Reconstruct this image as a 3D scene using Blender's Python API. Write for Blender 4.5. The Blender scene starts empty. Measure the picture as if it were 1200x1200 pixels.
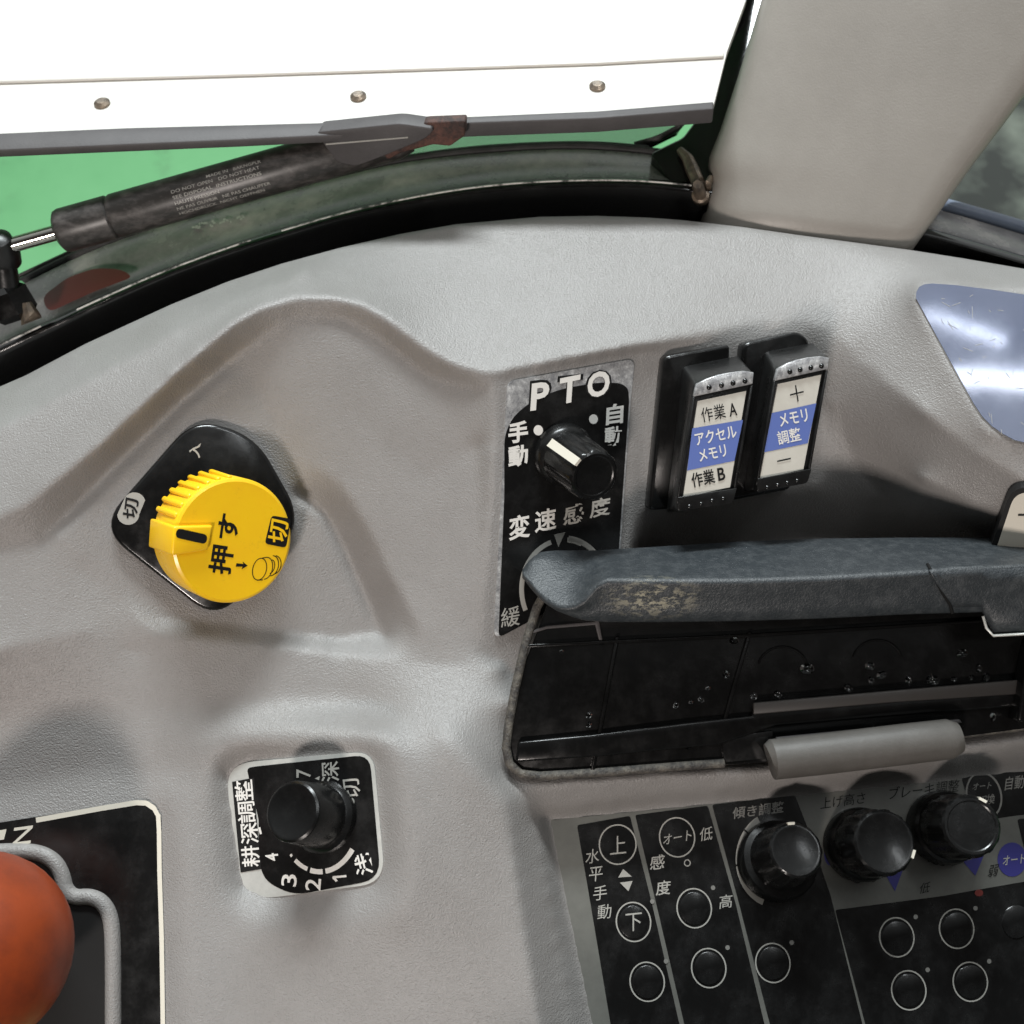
import bpy, math, random
import numpy as np
from mathutils import Vector, Matrix
random.seed(7)
R = math.radians
S = bpy.context.scene
COL = S.collection

# ------------------------------------------------------------------ camera
PITCH = 65.0                      # looking steeply down at the console
CAMLOC = Vector((0, 0, 1.62))
CAMROT = Matrix.Rotation(R(90 - PITCH), 3, 'X')
D0 = 0.40                         # metres from the lens to the console's mean plane
F = 1200 * D0 / 0.34              # focal length in photo pixels
cam = bpy.data.cameras.new('camera')
cam.sensor_width = 36; cam.lens = 36 * F / 1200
cam.clip_start = 0.01; cam.clip_end = 100
cam.dof.use_dof = True; cam.dof.focus_distance = 0.40; cam.dof.aperture_fstop = 16
co = bpy.data.objects.new('camera', cam); COL.objects.link(co)
co.location = CAMLOC; co.rotation_euler = (R(90 - PITCH), 0, 0)
S.camera = co

# ------------------------------------------------------------------ light
w = bpy.data.worlds.new('World'); S.world = w; w.use_nodes = True
nt = w.node_tree; nt.nodes.clear()
wo = nt.nodes.new('ShaderNodeOutputWorld'); wb = nt.nodes.new('ShaderNodeBackground')
# the workshop: lit ahead through the windows, dim behind under the cab roof
wt = nt.nodes.new('ShaderNodeTexCoord'); wd_ = nt.nodes.new('ShaderNodeVectorMath'); wd_.operation = 'DOT_PRODUCT'
wd_.inputs[1].default_value = (0.0, 0.86, 0.51); nt.links.new(wt.outputs['Generated'], wd_.inputs[0])
wr = nt.nodes.new('ShaderNodeMapRange'); wr.inputs[1].default_value = -0.3; wr.inputs[2].default_value = 1.0
nt.links.new(wd_.outputs['Value'], wr.inputs[0]); wc = nt.nodes.new('ShaderNodeValToRGB'); nt.links.new(wr.outputs[0], wc.inputs[0])
wc.color_ramp.elements[0].color = (0.035, 0.031, 0.029, 1); wc.color_ramp.elements[1].color = (0.72, 0.75, 0.75, 1)
wc.color_ramp.elements[0].position = 0.36
nt.links.new(wc.outputs[0], wb.inputs[0]); wb.inputs[1].default_value = 1.0
nt.links.new(wb.outputs[0], wo.inputs[0])

def cam2w(v):
    return CAMLOC + CAMROT @ Vector(v)

def area(name, d, dist, sx, sy, watts, col, target=(0, 0, -0.40)):
    l = bpy.data.lights.new(name, 'AREA'); l.shape = 'RECTANGLE'; l.size = sx; l.size_y = sy
    l.energy = watts; l.color = col
    o = bpy.data.objects.new(name, l); COL.objects.link(o)
    t = cam2w(target); p = t + (CAMROT @ Vector(d).normalized()) * dist
    o.location = p
    o.rotation_euler = (p - t).to_track_quat('Z', 'Y').to_euler()
    return o
area('workshop_door_light', (-0.30, -0.68, 1.0), 2.2, 0.26, 0.22, 27, (1.0, 0.91, 0.85))
area('overhead_lamp_light', (0.34, 0.62, 0.95), 1.9, 0.7, 0.16, 5, (0.94, 0.98, 1.0))
area('far_lamp_light', (-0.10, 1.5, 0.50), 2.6, 1.0, 0.3, 84, (0.91, 0.98, 1.0))
S.view_settings.view_transform = 'Standard'; S.view_settings.look = 'None'
S.view_settings.exposure = 0.15; S.view_settings.gamma = 1

# ------------------------------------------------------------------ helpers
def lin(r, g, b):
    f = lambda c: (c / 255 / 12.92) if c / 255 <= 0.04045 else ((c / 255 + 0.055) / 1.055) ** 2.4
    return (f(r), f(g), f(b), 1)

def P(px, py, h):
    """world point on the sight line of photo pixel (px,py), h mm nearer than the mean plane"""
    d = D0 - h / 1000.0
    return cam2w(((px - 600) * d / F, (600 - py) * d / F, -d))

class Plane:
    """a true flat plane through three points"""
    def __init__(s, a, b, c):
        s.a, s.b, s.c = P(*a), P(*b), P(*c)
        s.n = (s.b - s.a).cross(s.c - s.a).normalized()
        if s.n.dot(CAMLOC - s.a) < 0: s.n = -s.n
        s.d = s.n.dot(s.a)
    def at(s, px, py, off=0.0):
        r = (P(px, py, 0) - CAMLOC)
        t = (s.d - s.n.dot(CAMLOC)) / s.n.dot(r)
        return CAMLOC + r * t + s.n * (off / 1000)
    def h(s, px, py):
        r = (P(px, py, 0) - CAMLOC)
        t = (s.d - s.n.dot(CAMLOC)) / s.n.dot(r)
        return (1 - t) * D0 * 1000

def obj(name, verts, faces, mat, parent=None, smooth=False, label=None, kind=None, mats=None, fm=None):
    vs = [Vector(v) for v in verts]
    c = sum(vs, Vector()) / len(vs)
    me = bpy.data.meshes.new(name)
    me.from_pydata([tuple(v - c) for v in vs], [], faces)
    for m in (mats or [mat]): me.materials.append(m)
    if fm: me.polygons.foreach_set('material_index', fm)
    if smooth is True: me.polygons.foreach_set('use_smooth', [True] * len(me.polygons))
    me.update()
    o = bpy.data.objects.new(name, me); COL.objects.link(o)
    if smooth == 'auto':
        for p in me.polygons: p.use_smooth = True
        me.set_sharp_from_angle(angle=R(32))
    setpar(o, c, parent)
    if label: o['label'] = label
    if kind: o['kind'] = kind
    return o

WLOC = {}
def setpar(o, c, parent):
    WLOC[o.name] = Vector(c)
    if parent:
        o.parent = parent; o.location = Vector(c) - WLOC[parent.name]
    else:
        o.location = c

def thing(name, loc, label, cat, group=None):
    o = bpy.data.objects.new(name, None); COL.objects.link(o); o.empty_display_size = 0.02
    o.location = loc; WLOC[o.name] = Vector(loc)
    o['label'] = label; o['category'] = cat
    if group: o['group'] = group
    return o

def bev(o, width_mm, seg=2, angle=40):
    m = o.modifiers.new('bevel', 'BEVEL'); m.width = width_mm / 1000; m.segments = seg
    m.limit_method = 'ANGLE'; m.angle_limit = R(angle); m.harden_normals = False
    for p in o.data.polygons: p.use_smooth = True
    return o

def rpoly(pts, r, n=6):
    """round the corners of a polygon (2D); r scalar or per corner list"""
    out = []; N = len(pts)
    for i, p in enumerate(pts):
        ri = r[i] if isinstance(r, (list, tuple)) else r
        p = Vector(p).to_2d(); a = Vector(pts[i - 1]).to_2d() - p; b = Vector(pts[(i + 1) % N]).to_2d() - p
        if ri <= 0: out.append((p.x, p.y)); continue
        t = min(ri, a.length * .49, b.length * .49)
        A = p + a.normalized() * t; B = p + b.normalized() * t
        for k in range(n + 1):
            u = k / n
            q = A * (1 - u) ** 2 + p * 2 * u * (1 - u) + B * u * u
            out.append((q.x, q.y))
    return out

def prism(name, pts, plane, off0, off1, mat, parent=None, label=None, bw=0, flip=False):
    """flat slab whose outline is pts (px) on plane, between offsets in mm (off1 = visible side)"""
    n = len(pts)
    v = [plane.at(x, y, 0) + plane.n * off1 / 1000 for x, y in pts] + [plane.at(x, y, 0) + plane.n * off0 / 1000 for x, y in pts]
    f = [tuple(range(n)), tuple(range(2 * n - 1, n - 1, -1))]
    for i in range(n):
        j = (i + 1) % n; f.append((j, i, i + n, j + n))
    # orientation
    nn = Vector()
    for i in range(n):
        nn += v[i].cross(v[(i + 1) % n])
    if nn.dot(plane.n) < 0: f = [tuple(reversed(q)) for q in f]
    o = obj(name, v, f, mat, parent, label=label)
    if bw: bev(o, bw, 2, 50)
    return o

def tube(name, pts, r, mat, parent=None, seg=14, label=None, caps=True, kind=None):
    """swept round bar through 3D points; r in mm scalar or list"""
    n = len(pts); V = []; Fc = []
    up = Vector((0.3, 0.2, 1)).normalized(); prev = None
    for i, p in enumerate(pts):
        t = (pts[min(i + 1, n - 1)] - pts[max(i - 1, 0)]).normalized()
        if prev is None: a = t.cross(up).normalized()
        else: a = (prev - t * prev.dot(t)).normalized()
        prev = a; b = t.cross(a)
        ri = (r[i] if isinstance(r, (list, tuple)) else r) / 1000
        for k in range(seg):
            an = 2 * math.pi * k / seg
            V.append(p + (a * math.cos(an) + b * math.sin(an)) * ri)
    for i in range(n - 1):
        for k in range(seg):
            k2 = (k + 1) % seg
            Fc.append((i * seg + k, i * seg + k2, (i + 1) * seg + k2, (i + 1) * seg + k))
    if caps:
        Fc.append(tuple(range(seg - 1, -1, -1))); Fc.append(tuple((n - 1) * seg + k for k in range(seg)))
    return obj(name, V, Fc, mat, parent, smooth='auto', label=label, kind=kind)

def lathe(name, A, B, prof, mat, parent=None, seg=48, flute=None, label=None, fa=None):
    """profile [(t 0..1 along AB, radius mm)], flute=(count, depth mm, set of profile indices)"""
    ax = (B - A); L = ax.length; ax = ax.normalized()
    e1 = ax.orthogonal().normalized()
    # make e1 point to image right
    xr = CAMROT @ Vector((1, 0, 0)); e1 = (xr - ax * xr.dot(ax)).normalized(); e2 = ax.cross(e1)
    V = []; Fc = []
    for j, (t, r) in enumerate(prof):
        for k in range(seg):
            an = 2 * math.pi * k / seg; rr = r
            if flute and j in flute[2]:
                ok = fa is None or fa(math.degrees(an) % 360)
                if ok:
                    s = math.cos(an * flute[0]); rr = r + flute[1] * (max(-0.6, min(0.6, s * 1.6)) / 0.6)
            V.append(A + ax * (t * L) + (e1 * math.cos(an) + e2 * math.sin(an)) * rr / 1000)
    m = len(prof)
    for j in range(m - 1):
        for k in range(seg):
            k2 = (k + 1) % seg
            Fc.append((j * seg + k, j * seg + k2, (j + 1) * seg + k2, (j + 1) * seg + k))
    Fc.append(tuple((m - 1) * seg + k for k in range(seg)))
    Fc.append(tuple(range(seg - 1, -1, -1)))
    return obj(name, V, Fc, mat, parent, smooth='auto', label=label)

_tc = {}
def glyph(text, bold):
    key = (text, bold)
    if key in _tc: return _tc[key]
    cu = bpy.data.curves.new('t', 'FONT'); cu.body = text; cu.size = 1.0; cu.offset = bold; cu.resolution_u = 3
    o = bpy.data.objects.new('t', cu); COL.objects.link(o)
    dg = bpy.context.evaluated_depsgraph_get()
    me = bpy.data.meshes.new_from_object(o.evaluated_get(dg))
    vs = [(v.co.x, v.co.y) for v in me.vertices]; fs = [tuple(p.vertices) for p in me.polygons]
    bpy.data.objects.remove(o); bpy.data.curves.remove(cu); bpy.data.meshes.remove(me)
    if vs:
        x0 = min(v[0] for v in vs); x1 = max(v[0] for v in vs); y0 = min(v[1] for v in vs); y1 = max(v[1] for v in vs)
    else: x0 = x1 = y0 = y1 = 0
    _tc[key] = (vs, fs, (x0, x1, y0, y1))
    return _tc[key]

class Ink:
    """flat print collected into one mesh"""
    def __init__(s): s.v = []; s.f = []
    def text(s, t, c, right, up, plane, off=0.1, bold=0.0, keep=None):
        """t centred on pixel c; its bounding box spans vectors right (width) and up (height), pixels"""
        vs, fs, (x0, x1, y0, y1) = glyph(t, bold); b = len(s.v)
        W = max(x1 - x0, 1e-4); H = max(y1 - y0, 1e-4)
        px = []
        for x, y in vs:
            u = (x - x0) / W - .5; q = (y - y0) / H - .5
            X = c[0] + right[0] * u + up[0] * q; Y = c[1] + right[1] * u + up[1] * q
            px.append((X, Y)); s.v.append(plane.at(X, Y) + plane.n * off / 1000)
        for f in fs:
            if keep:
                m = (sum(px[i][0] for i in f) / len(f), sum(px[i][1] for i in f) / len(f))
                if not keep(*m): continue
            s.f.append(tuple(i + b for i in f))
        return s
    def poly(s, pts, plane, off=0.1):
        b = len(s.v)
        s.v += [plane.at(x, y) + plane.n * off / 1000 for x, y in pts]
        s.f.append(tuple(range(b, b + len(pts)))); return s
    def ring(s, c, rx, ry, wd, plane, a0=0, a1=360, off=0.1, n=40, rot=0):
        b = len(s.v); cr, sr = math.cos(R(rot)), math.sin(R(rot))
        for i in range(n + 1):
            a = R(a0 + (a1 - a0) * i / n)
            for k in (-.5, .5):
                x = (rx + k * wd) * math.cos(a); y = -(ry + k * wd) * math.sin(a)
                s.v.append(plane.at(c[0] + x * cr - y * sr, c[1] + x * sr + y * cr) + plane.n * off / 1000)
        for i in range(n):
            q = b + 2 * i; s.f.append((q, q + 2, q + 3, q + 1))
        return s
    def dot(s, c, rx, ry, plane, off=0.1, n=24):
        return s.poly([(c[0] + rx * math.cos(2 * math.pi * i / n), c[1] + ry * math.sin(2 * math.pi * i / n)) for i in range(n)], plane, off)
    def line(s, a, b, wd, plane, off=0.1):
        d = Vector((b[0] - a[0], b[1] - a[1])).normalized(); nx, ny = -d.y * wd / 2, d.x * wd / 2
        return s.poly([(a[0] + nx, a[1] + ny), (b[0] + nx, b[1] + ny), (b[0] - nx, b[1] - ny), (a[0] - nx, a[1] - ny)], plane, off)
    def build(s, name, mat, parent, label=None):
        return obj(name, s.v, s.f, mat, parent, label=label)

# ------------------------------------------------------------------ materials
def mat(name, col, rough=0.5, metal=0.0, spec=0.5, coat=0.0, coat_r=0.1):
    m = bpy.data.materials.new(name); m.use_nodes = True
    b = m.node_tree.nodes['Principled BSDF']
    b.inputs['Base Color'].default_value = col if len(col) == 4 else (*col, 1)
    b.inputs['Roughness'].default_value = rough; b.inputs['Metallic'].default_value = metal
    b.inputs['Specular IOR Level'].default_value = spec
    b.inputs['Coat Weight'].default_value = coat; b.inputs['Coat Roughness'].default_value = coat_r
    return m

def N(m, t, **kw):
    n = m.node_tree.nodes.new(t)
    for k, v in kw.items():
        if k in n.inputs: n.inputs[k].default_value = v
        else: setattr(n, k, v)
    return n
def LK(m, a, b): m.node_tree.links.new(a, b)

def noise(m, scale, detail=3, rough=0.5, stretch=None):
    tc = N(m, 'ShaderNodeTexCoord'); n = N(m, 'ShaderNodeTexNoise', Scale=scale, Detail=detail, Roughness=rough)
    if stretch:
        mp = N(m, 'ShaderNodeMapping'); mp.inputs['Scale'].default_value = stretch
        LK(m, tc.outputs['Object'], mp.inputs[0]); LK(m, mp.outputs[0], n.inputs['Vector'])
    else: LK(m, tc.outputs['Object'], n.inputs['Vector'])
    return n
def ramp(m, src, stops):
    r = N(m, 'ShaderNodeValToRGB'); LK(m, src, r.inputs[0])
    while len(r.color_ramp.elements) < len(stops): r.color_ramp.elements.new(0.5)
    for e, (p, c) in zip(r.color_ramp.elements, stops):
        e.position = p; e.color = c if len(c) == 4 else (*c, 1)
    return r
def bump(m, src, strength, dist, prev=None):
    b = N(m, 'ShaderNodeBump', Strength=strength, Distance=dist); LK(m, src, b.inputs['Height'])
    if prev: LK(m, prev.outputs[0], b.inputs['Normal'])
    LK(m, b.outputs[0], m.node_tree.nodes['Principled BSDF'].inputs['Normal'])
    return b
def setcol(m, out): LK(m, out, m.node_tree.nodes['Principled BSDF'].inputs['Base Color'])
def setrough(m, out): LK(m, out, m.node_tree.nodes['Principled BSDF'].inputs['Roughness'])
g = lambda v: (v, v, v, 1)

M = {}
# grey grained console plastic
m = M['console'] = mat('grey_grained_plastic', (0.27, 0.262, 0.25), 0.42, spec=0.5)
n1 = noise(m, 26, 4, 0.6); c1 = ramp(m, n1.outputs['Fac'], [(0.3, (0.240, 0.228, 0.218)), (0.72, (0.276, 0.265, 0.256))])
n2 = noise(m, 300, 3, 0.7); mx = N(m, 'ShaderNodeMix', data_type='RGBA', blend_type='MULTIPLY'); mx.inputs['Factor'].default_value = 0.10
LK(m, c1.outputs[0], mx.inputs[6]); LK(m, n2.outputs['Fac'], mx.inputs[7])
# faint rubbed grime smears
n5 = noise(m, 14, 5, 0.7, (1, 2.2, 1)); c5 = ramp(m, n5.outputs['Fac'], [(0.60, g(0)), (0.80, g(1))])
mx2 = N(m, 'ShaderNodeMix', data_type='RGBA', blend_type='MIX'); LK(m, mx.outputs[2], mx2.inputs[6]); mx2.inputs[7].default_value = (0.20, 0.175, 0.145, 1)
mm = N(m, 'ShaderNodeMath', operation='MULTIPLY'); mm.inputs[1].default_value = 0.10; LK(m, c5.outputs[0], mm.inputs[0]); LK(m, mm.outputs[0], mx2.inputs['Factor'])
setcol(m, mx2.outputs[2])
n3 = noise(m, 2300, 2, 0.5); b1 = bump(m, n3.outputs['Fac'], 0.55, 0.00045)
n4 = noise(m, 1350, 1, 0.5); bump(m, n4.outputs['Fac'], 0.42, 0.0005, b1)
r4 = ramp(m, n1.outputs['Fac'], [(0.3, g(0.34)), (0.75, g(0.42))]); setrough(m, r4.outputs[0])

def black_mat(name, v, rough, bscale=0, bstr=0, dust=0.0, coat=0.0):
    m = mat(name, (v, v, v * 0.98), rough, coat=coat, coat_r=0.05)
    n = noise(m, 90, 5, 0.7); r = ramp(m, n.outputs['Fac'], [(0.45, g(v)), (0.8, g(v + dust))]); setcol(m, r.outputs[0])
    r2 = ramp(m, n.outputs['Fac'], [(0.3, g(max(0.02, rough - 0.08))), (0.75, g(min(1, rough + 0.12)))]); setrough(m, r2.outputs[0])
    if bstr: nb = noise(m, bscale, 2, 0.5); bump(m, nb.outputs['Fac'], bstr, 0.0004)
    return m
M['black_gloss'] = black_mat('glossy_black_plastic', 0.006, 0.16, 60, 0.05, 0.008)
M['black_satin'] = black_mat('satin_black_plastic', 0.007, 0.3, 900, 0.12, 0.008)
M['black_knob'] = black_mat('black_knob_plastic', 0.005, 0.24, 700, 0.08, 0.006)
M['black_knob'].node_tree.nodes['Principled BSDF'].inputs['Specular IOR Level'].default_value = 0.32
M['black_print'] = black_mat('black_label_film', 0.006, 0.22, 80, 0.04, 0.010)
M['frame_face'] = black_mat('black_enamel_frame', 0.004, 0.10, 40, 0.05, 0.004, coat=0.5)
# worn grey-black lid grip with rough grain
def worn(name, base, worncol, scale, lo, hi, rough, bs, bd, stretch=None):
    m = mat(name, base, rough)
    n = noise(m, scale, 6, 0.75, stretch); r = ramp(m, n.outputs['Fac'], [(lo, (*base, 1)), (hi, (*worncol, 1))]); setcol(m, r.outputs[0])
    nb = noise(m, 1300, 3, 0.6); bump(m, nb.outputs['Fac'], bs, bd)
    return m
M['grip'] = worn('grained_charcoal_grip', (0.024, 0.029, 0.033), (0.06, 0.066, 0.07), 240, 0.45, 0.75, 0.44, 0.5, 0.0005)
M['grip_worn'] = worn('scuffed_dusty_grip_edge', (0.05, 0.055, 0.055), (0.34, 0.31, 0.24), 190, 0.50, 0.64, 0.5, 0.7, 0.0007, (1, 2.5, 2.5))
M['rim'] = worn('scuffed_lid_rim', (0.035, 0.032, 0.03), (0.16, 0.145, 0.12), 300, 0.40, 0.72, 0.6, 0.8, 0.0008)
M['ledge'] = mat('dull_dark_ledge', (0.028, 0.025, 0.023), 0.5)
M['hinge'] = worn('dull_grey_hinge', (0.075, 0.069, 0.062), (0.10, 0.093, 0.085), 60, 0.4, 0.7, 0.5, 0.25, 0.0003)
M['lid'] = black_mat('dark_glossy_lid_plastic', 0.004, 0.2, 150, 0.06, 0.004)
M['lid'].node_tree.nodes['Principled BSDF'].inputs['Specular IOR Level'].default_value = 0.3
M['white_print'] = mat('white_print', (0.72, 0.70, 0.66), 0.4)
M['cream_print'] = mat('cream_print', (0.66, 0.62, 0.53), 0.4)
M['grey_print'] = mat('worn_grey_print', (0.36, 0.35, 0.32), 0.45)
M['dim_print'] = mat('dim_grey_print', (0.20, 0.195, 0.18), 0.45)
M['dark_print'] = mat('dark_print', (0.012, 0.012, 0.012), 0.45, spec=0.2)
M['blue_print'] = mat('blue_print', lin(92, 110, 172), 0.4)
M['navy_print'] = mat('navy_print', lin(52, 50, 120), 0.4)
M['label_white'] = worn('white_switch_label', (0.52, 0.495, 0.44), (0.58, 0.56, 0.50), 60, 0.4, 0.7, 0.35, 0.0, 0.0001)
M['panel_film'] = worn('grey_panel_film', (0.115, 0.115, 0.104), (0.155, 0.155, 0.14), 40, 0.4, 0.7, 0.35, 0.02, 0.0001)
M['yellow'] = mat('yellow_knob_plastic', (0.97, 0.56, 0.012), 0.34, spec=0.5)
m = M['yellow']; n = noise(m, 45, 5, 0.7); r = ramp(m, n.outputs['Fac'], [(0.35, (1.0, 0.61, 0.014, 1)), (0.75, (0.97, 0.55, 0.012, 1))]); setcol(m, r.outputs[0])
nd = noise(m, 120, 6, 0.8); rd = ramp(m, nd.outputs['Fac'], [(0.60, g(0)), (0.78, g(0.45))])
md = N(m, 'ShaderNodeMix', data_type='RGBA'); LK(m, rd.outputs[0], md.inputs['Factor']); LK(m, r.outputs[0], md.inputs[6]); md.inputs[7].default_value = (0.55, 0.27, 0.03, 1); setcol(m, md.outputs[2])
rr0 = ramp(m, n.outputs['Fac'], [(0.35, g(0.26)), (0.75, g(0.42))]); setrough(m, rr0.outputs[0])
nb = noise(m, 350, 2); bump(m, nb.outputs['Fac'], 0.08, 0.0004)
m.node_tree.nodes['Principled BSDF'].inputs['Subsurface Weight'].default_value = 0.08
m.node_tree.nodes['Principled BSDF'].inputs['Subsurface Radius'].default_value = (0.002, 0.001, 0.0003)
M['orange'] = worn('worn_orange_grip', (0.30, 0.048, 0.010), (0.15, 0.026, 0.010), 30, 0.4, 0.75, 0.42, 0.08, 0.0004)
# silver foil of the labels with specks
m = M['foil'] = mat('speckled_silver_foil', (0.55, 0.55, 0.54), 0.28, metal=0.35)
n = noise(m, 320, 4, 0.8); r = ramp(m, n.outputs['Fac'], [(0.35, (0.25, 0.25, 0.26, 1)), (0.55, (0.45, 0.45, 0.45, 1)), (0.72, (0.85, 0.85, 0.84, 1))]); setcol(m, r.outputs[0])
n = noise(m, 160, 4, 0.7); r = ramp(m, n.outputs['Fac'], [(0.35, g(0.2)), (0.7, g(0.5))]); setrough(m, r.outputs[0])
M['bright_foil'] = worn('pale_silver_foil', (0.55, 0.56, 0.53), (0.72, 0.72, 0.68), 60, 0.4, 0.7, 0.32, 0.05, 0.0002)
M['bright_foil'].node_tree.nodes['Principled BSDF'].inputs['Metallic'].default_value = 0.35
# scratched mirror film
m = M['mirror'] = mat('scratched_mirror_film', lin(146, 154, 178), 0.16, metal=0.9)
n = noise(m, 55, 6, 0.75); r = ramp(m, n.outputs['Fac'], [(0.4, g(0.05)), (0.75, g(0.085))]); setrough(m, r.outputs[0])
n = noise(m, 18, 3, 0.5); ra = ramp(m, n.outputs['Fac'], [(0.35, lin(138, 146, 172)), (0.7, lin(156, 163, 186))]); setcol(m, ra.outputs[0])  # bluish cast of the reflected ceiling put into the film's colour
nb = noise(m, 35, 2); bump(m, nb.outputs['Fac'], 0.03, 0.0008)
# black enamel flange, its grey reflections put into the mottled colour
m = M['flange'] = mat('flange_painted_reflection', (0.05, 0.055, 0.05), 0.4, coat=0.12, coat_r=0.15)
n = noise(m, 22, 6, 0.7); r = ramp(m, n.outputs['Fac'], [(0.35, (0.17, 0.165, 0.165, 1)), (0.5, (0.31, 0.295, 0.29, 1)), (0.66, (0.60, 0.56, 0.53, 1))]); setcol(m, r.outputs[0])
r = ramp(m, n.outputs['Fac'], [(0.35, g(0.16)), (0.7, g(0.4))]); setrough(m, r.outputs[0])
m = M['strut'] = mat('satin_black_strut_tube', (0.03, 0.028, 0.026), 0.38)
n = noise(m, 130, 5, 0.7, (1, 2, 2)); r = ramp(m, n.outputs['Fac'], [(0.45, (0.026, 0.024, 0.022, 1)), (0.75, (0.11, 0.10, 0.095, 1))]); setcol(m, r.outputs[0])
M['chrome'] = mat('polished_steel_rod', (0.5, 0.49, 0.45), 0.14, metal=1)
M['steel'] = worn('worn_steel', (0.10, 0.085, 0.07), (0.35, 0.27, 0.2), 120, 0.4, 0.7, 0.35, 0.2, 0.0005)
M['steel'].node_tree.nodes['Principled BSDF'].inputs['Metallic'].default_value = 0.6
M['rust'] = worn('rusty_brown_steel', (0.025, 0.014, 0.012), (0.12, 0.05, 0.035), 160, 0.4, 0.65, 0.7, 0.5, 0.0008)
M['bar'] = worn('dark_grey_rubber_edge', (0.055, 0.050, 0.051), (0.08, 0.074, 0.074), 40, 0.35, 0.75, 0.6, 0.2, 0.0006)
M['panel_white'] = worn('white_painted_panel', (0.62, 0.60, 0.56), (0.56, 0.53, 0.48), 12, 0.45, 0.8, 0.45, 0.03, 0.0005)
M['pillar'] = worn('grey_pillar_plastic', (0.25, 0.232, 0.208), (0.29, 0.27, 0.243), 16, 0.35, 0.7, 0.42, 0.2, 0.0004)
M['red'] = mat('red_mark_and_reflection', (0.15, 0.02, 0.015), 0.45)
M['rubber'] = black_mat('black_rubber', 0.02, 0.5, 300, 0.2, 0.03)
# workshop floor: green resin paint
m = M['floor'] = mat('green_resin_floor', (0.12, 0.36, 0.15), 0.35)
n = noise(m, 2.2, 8, 0.7); r = ramp(m, n.outputs['Fac'], [(0.3, (0.10, 0.34, 0.135, 1)), (0.5, (0.155, 0.45, 0.19, 1)), (0.75, (0.19, 0.50, 0.225, 1))])
n2 = noise(m, 14, 6, 0.75); r2 = ramp(m, n2.outputs['Fac'], [(0.58, g(0)), (0.75, g(1))])
mx = N(m, 'ShaderNodeMix', data_type='RGBA'); LK(m, r2.outputs[0], mx.inputs['Factor']); LK(m, r.outputs[0], mx.inputs[6]); mx.inputs[7].default_value = (0.09, 0.20, 0.10, 1); setcol(m, mx.outputs[2])
# water, tinted glass
m = M['water'] = mat('clear_water', (1, 1, 1), 0.02); m.node_tree.nodes['Principled BSDF'].inputs['Transmission Weight'].default_value = 1.0; m.node_tree.nodes['Principled BSDF'].inputs['IOR'].default_value = 1.33
m = M['glass'] = mat('tinted_glass', (0.22, 0.36, 0.26), 0.02); m.node_tree.nodes['Principled BSDF'].inputs['Transmission Weight'].default_value = 1.0; m.node_tree.nodes['Principled BSDF'].inputs['IOR'].default_value = 1.45
m = M['smoked'] = mat('dark_glass_mottled_reflection', (0.05, 0.06, 0.05), 0.12, coat=0.5)
n = noise(m, 30, 3, 0.6); r = ramp(m, n.outputs['Fac'], [(0.4, (0.012, 0.016, 0.012, 1)), (0.7, (0.13, 0.15, 0.12, 1))]); setcol(m, r.outputs[0])  # blurred grey-green reflection painted as mottling in the pane's colour
m = M['lamp'] = mat('lit_tube', (1, 1, 1), 0.5); b = m.node_tree.nodes['Principled BSDF']; b.inputs['Emission Color'].default_value = (1, 0.97, 0.88, 1); b.inputs['Emission Strength'].default_value = 4.5

# ------------------------------------------------------------------ workshop floor
floor = obj('workshop_floor', [(-12, -12, 0), (12, -12, 0), (12, 14, 0), (-12, 14, 0)], [(0, 1, 2, 3)], M['floor'], kind='structure')

# ------------------------------------------------------------------ console shell
PB = Plane((60, 630, -3), (330, 630, -19), (230, 740, -14))        # pocket of the yellow knob
PT = Plane((595, 447, -6), (742, 421, -20), (585, 700, -14))       # two-dial label
PR = Plane((742, 421, -20), (945, 400, -32), (750, 600, -29))      # rocker switches
PD = Plane((270, 900, -8), (445, 882, 5), (300, 1045, -2))         # depth dial
PS = Plane((0, 968, 0), (185, 942, -3), (190, 1200, 9))            # shift plate
PL = Plane((645, 962, -13), (1200, 908, -24), (690, 1130, -5))     # lower switch panel
PM = Plane((1075, 345, -17), (1200, 346, -13), (1150, 490, 1))     # mirror label

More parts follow.
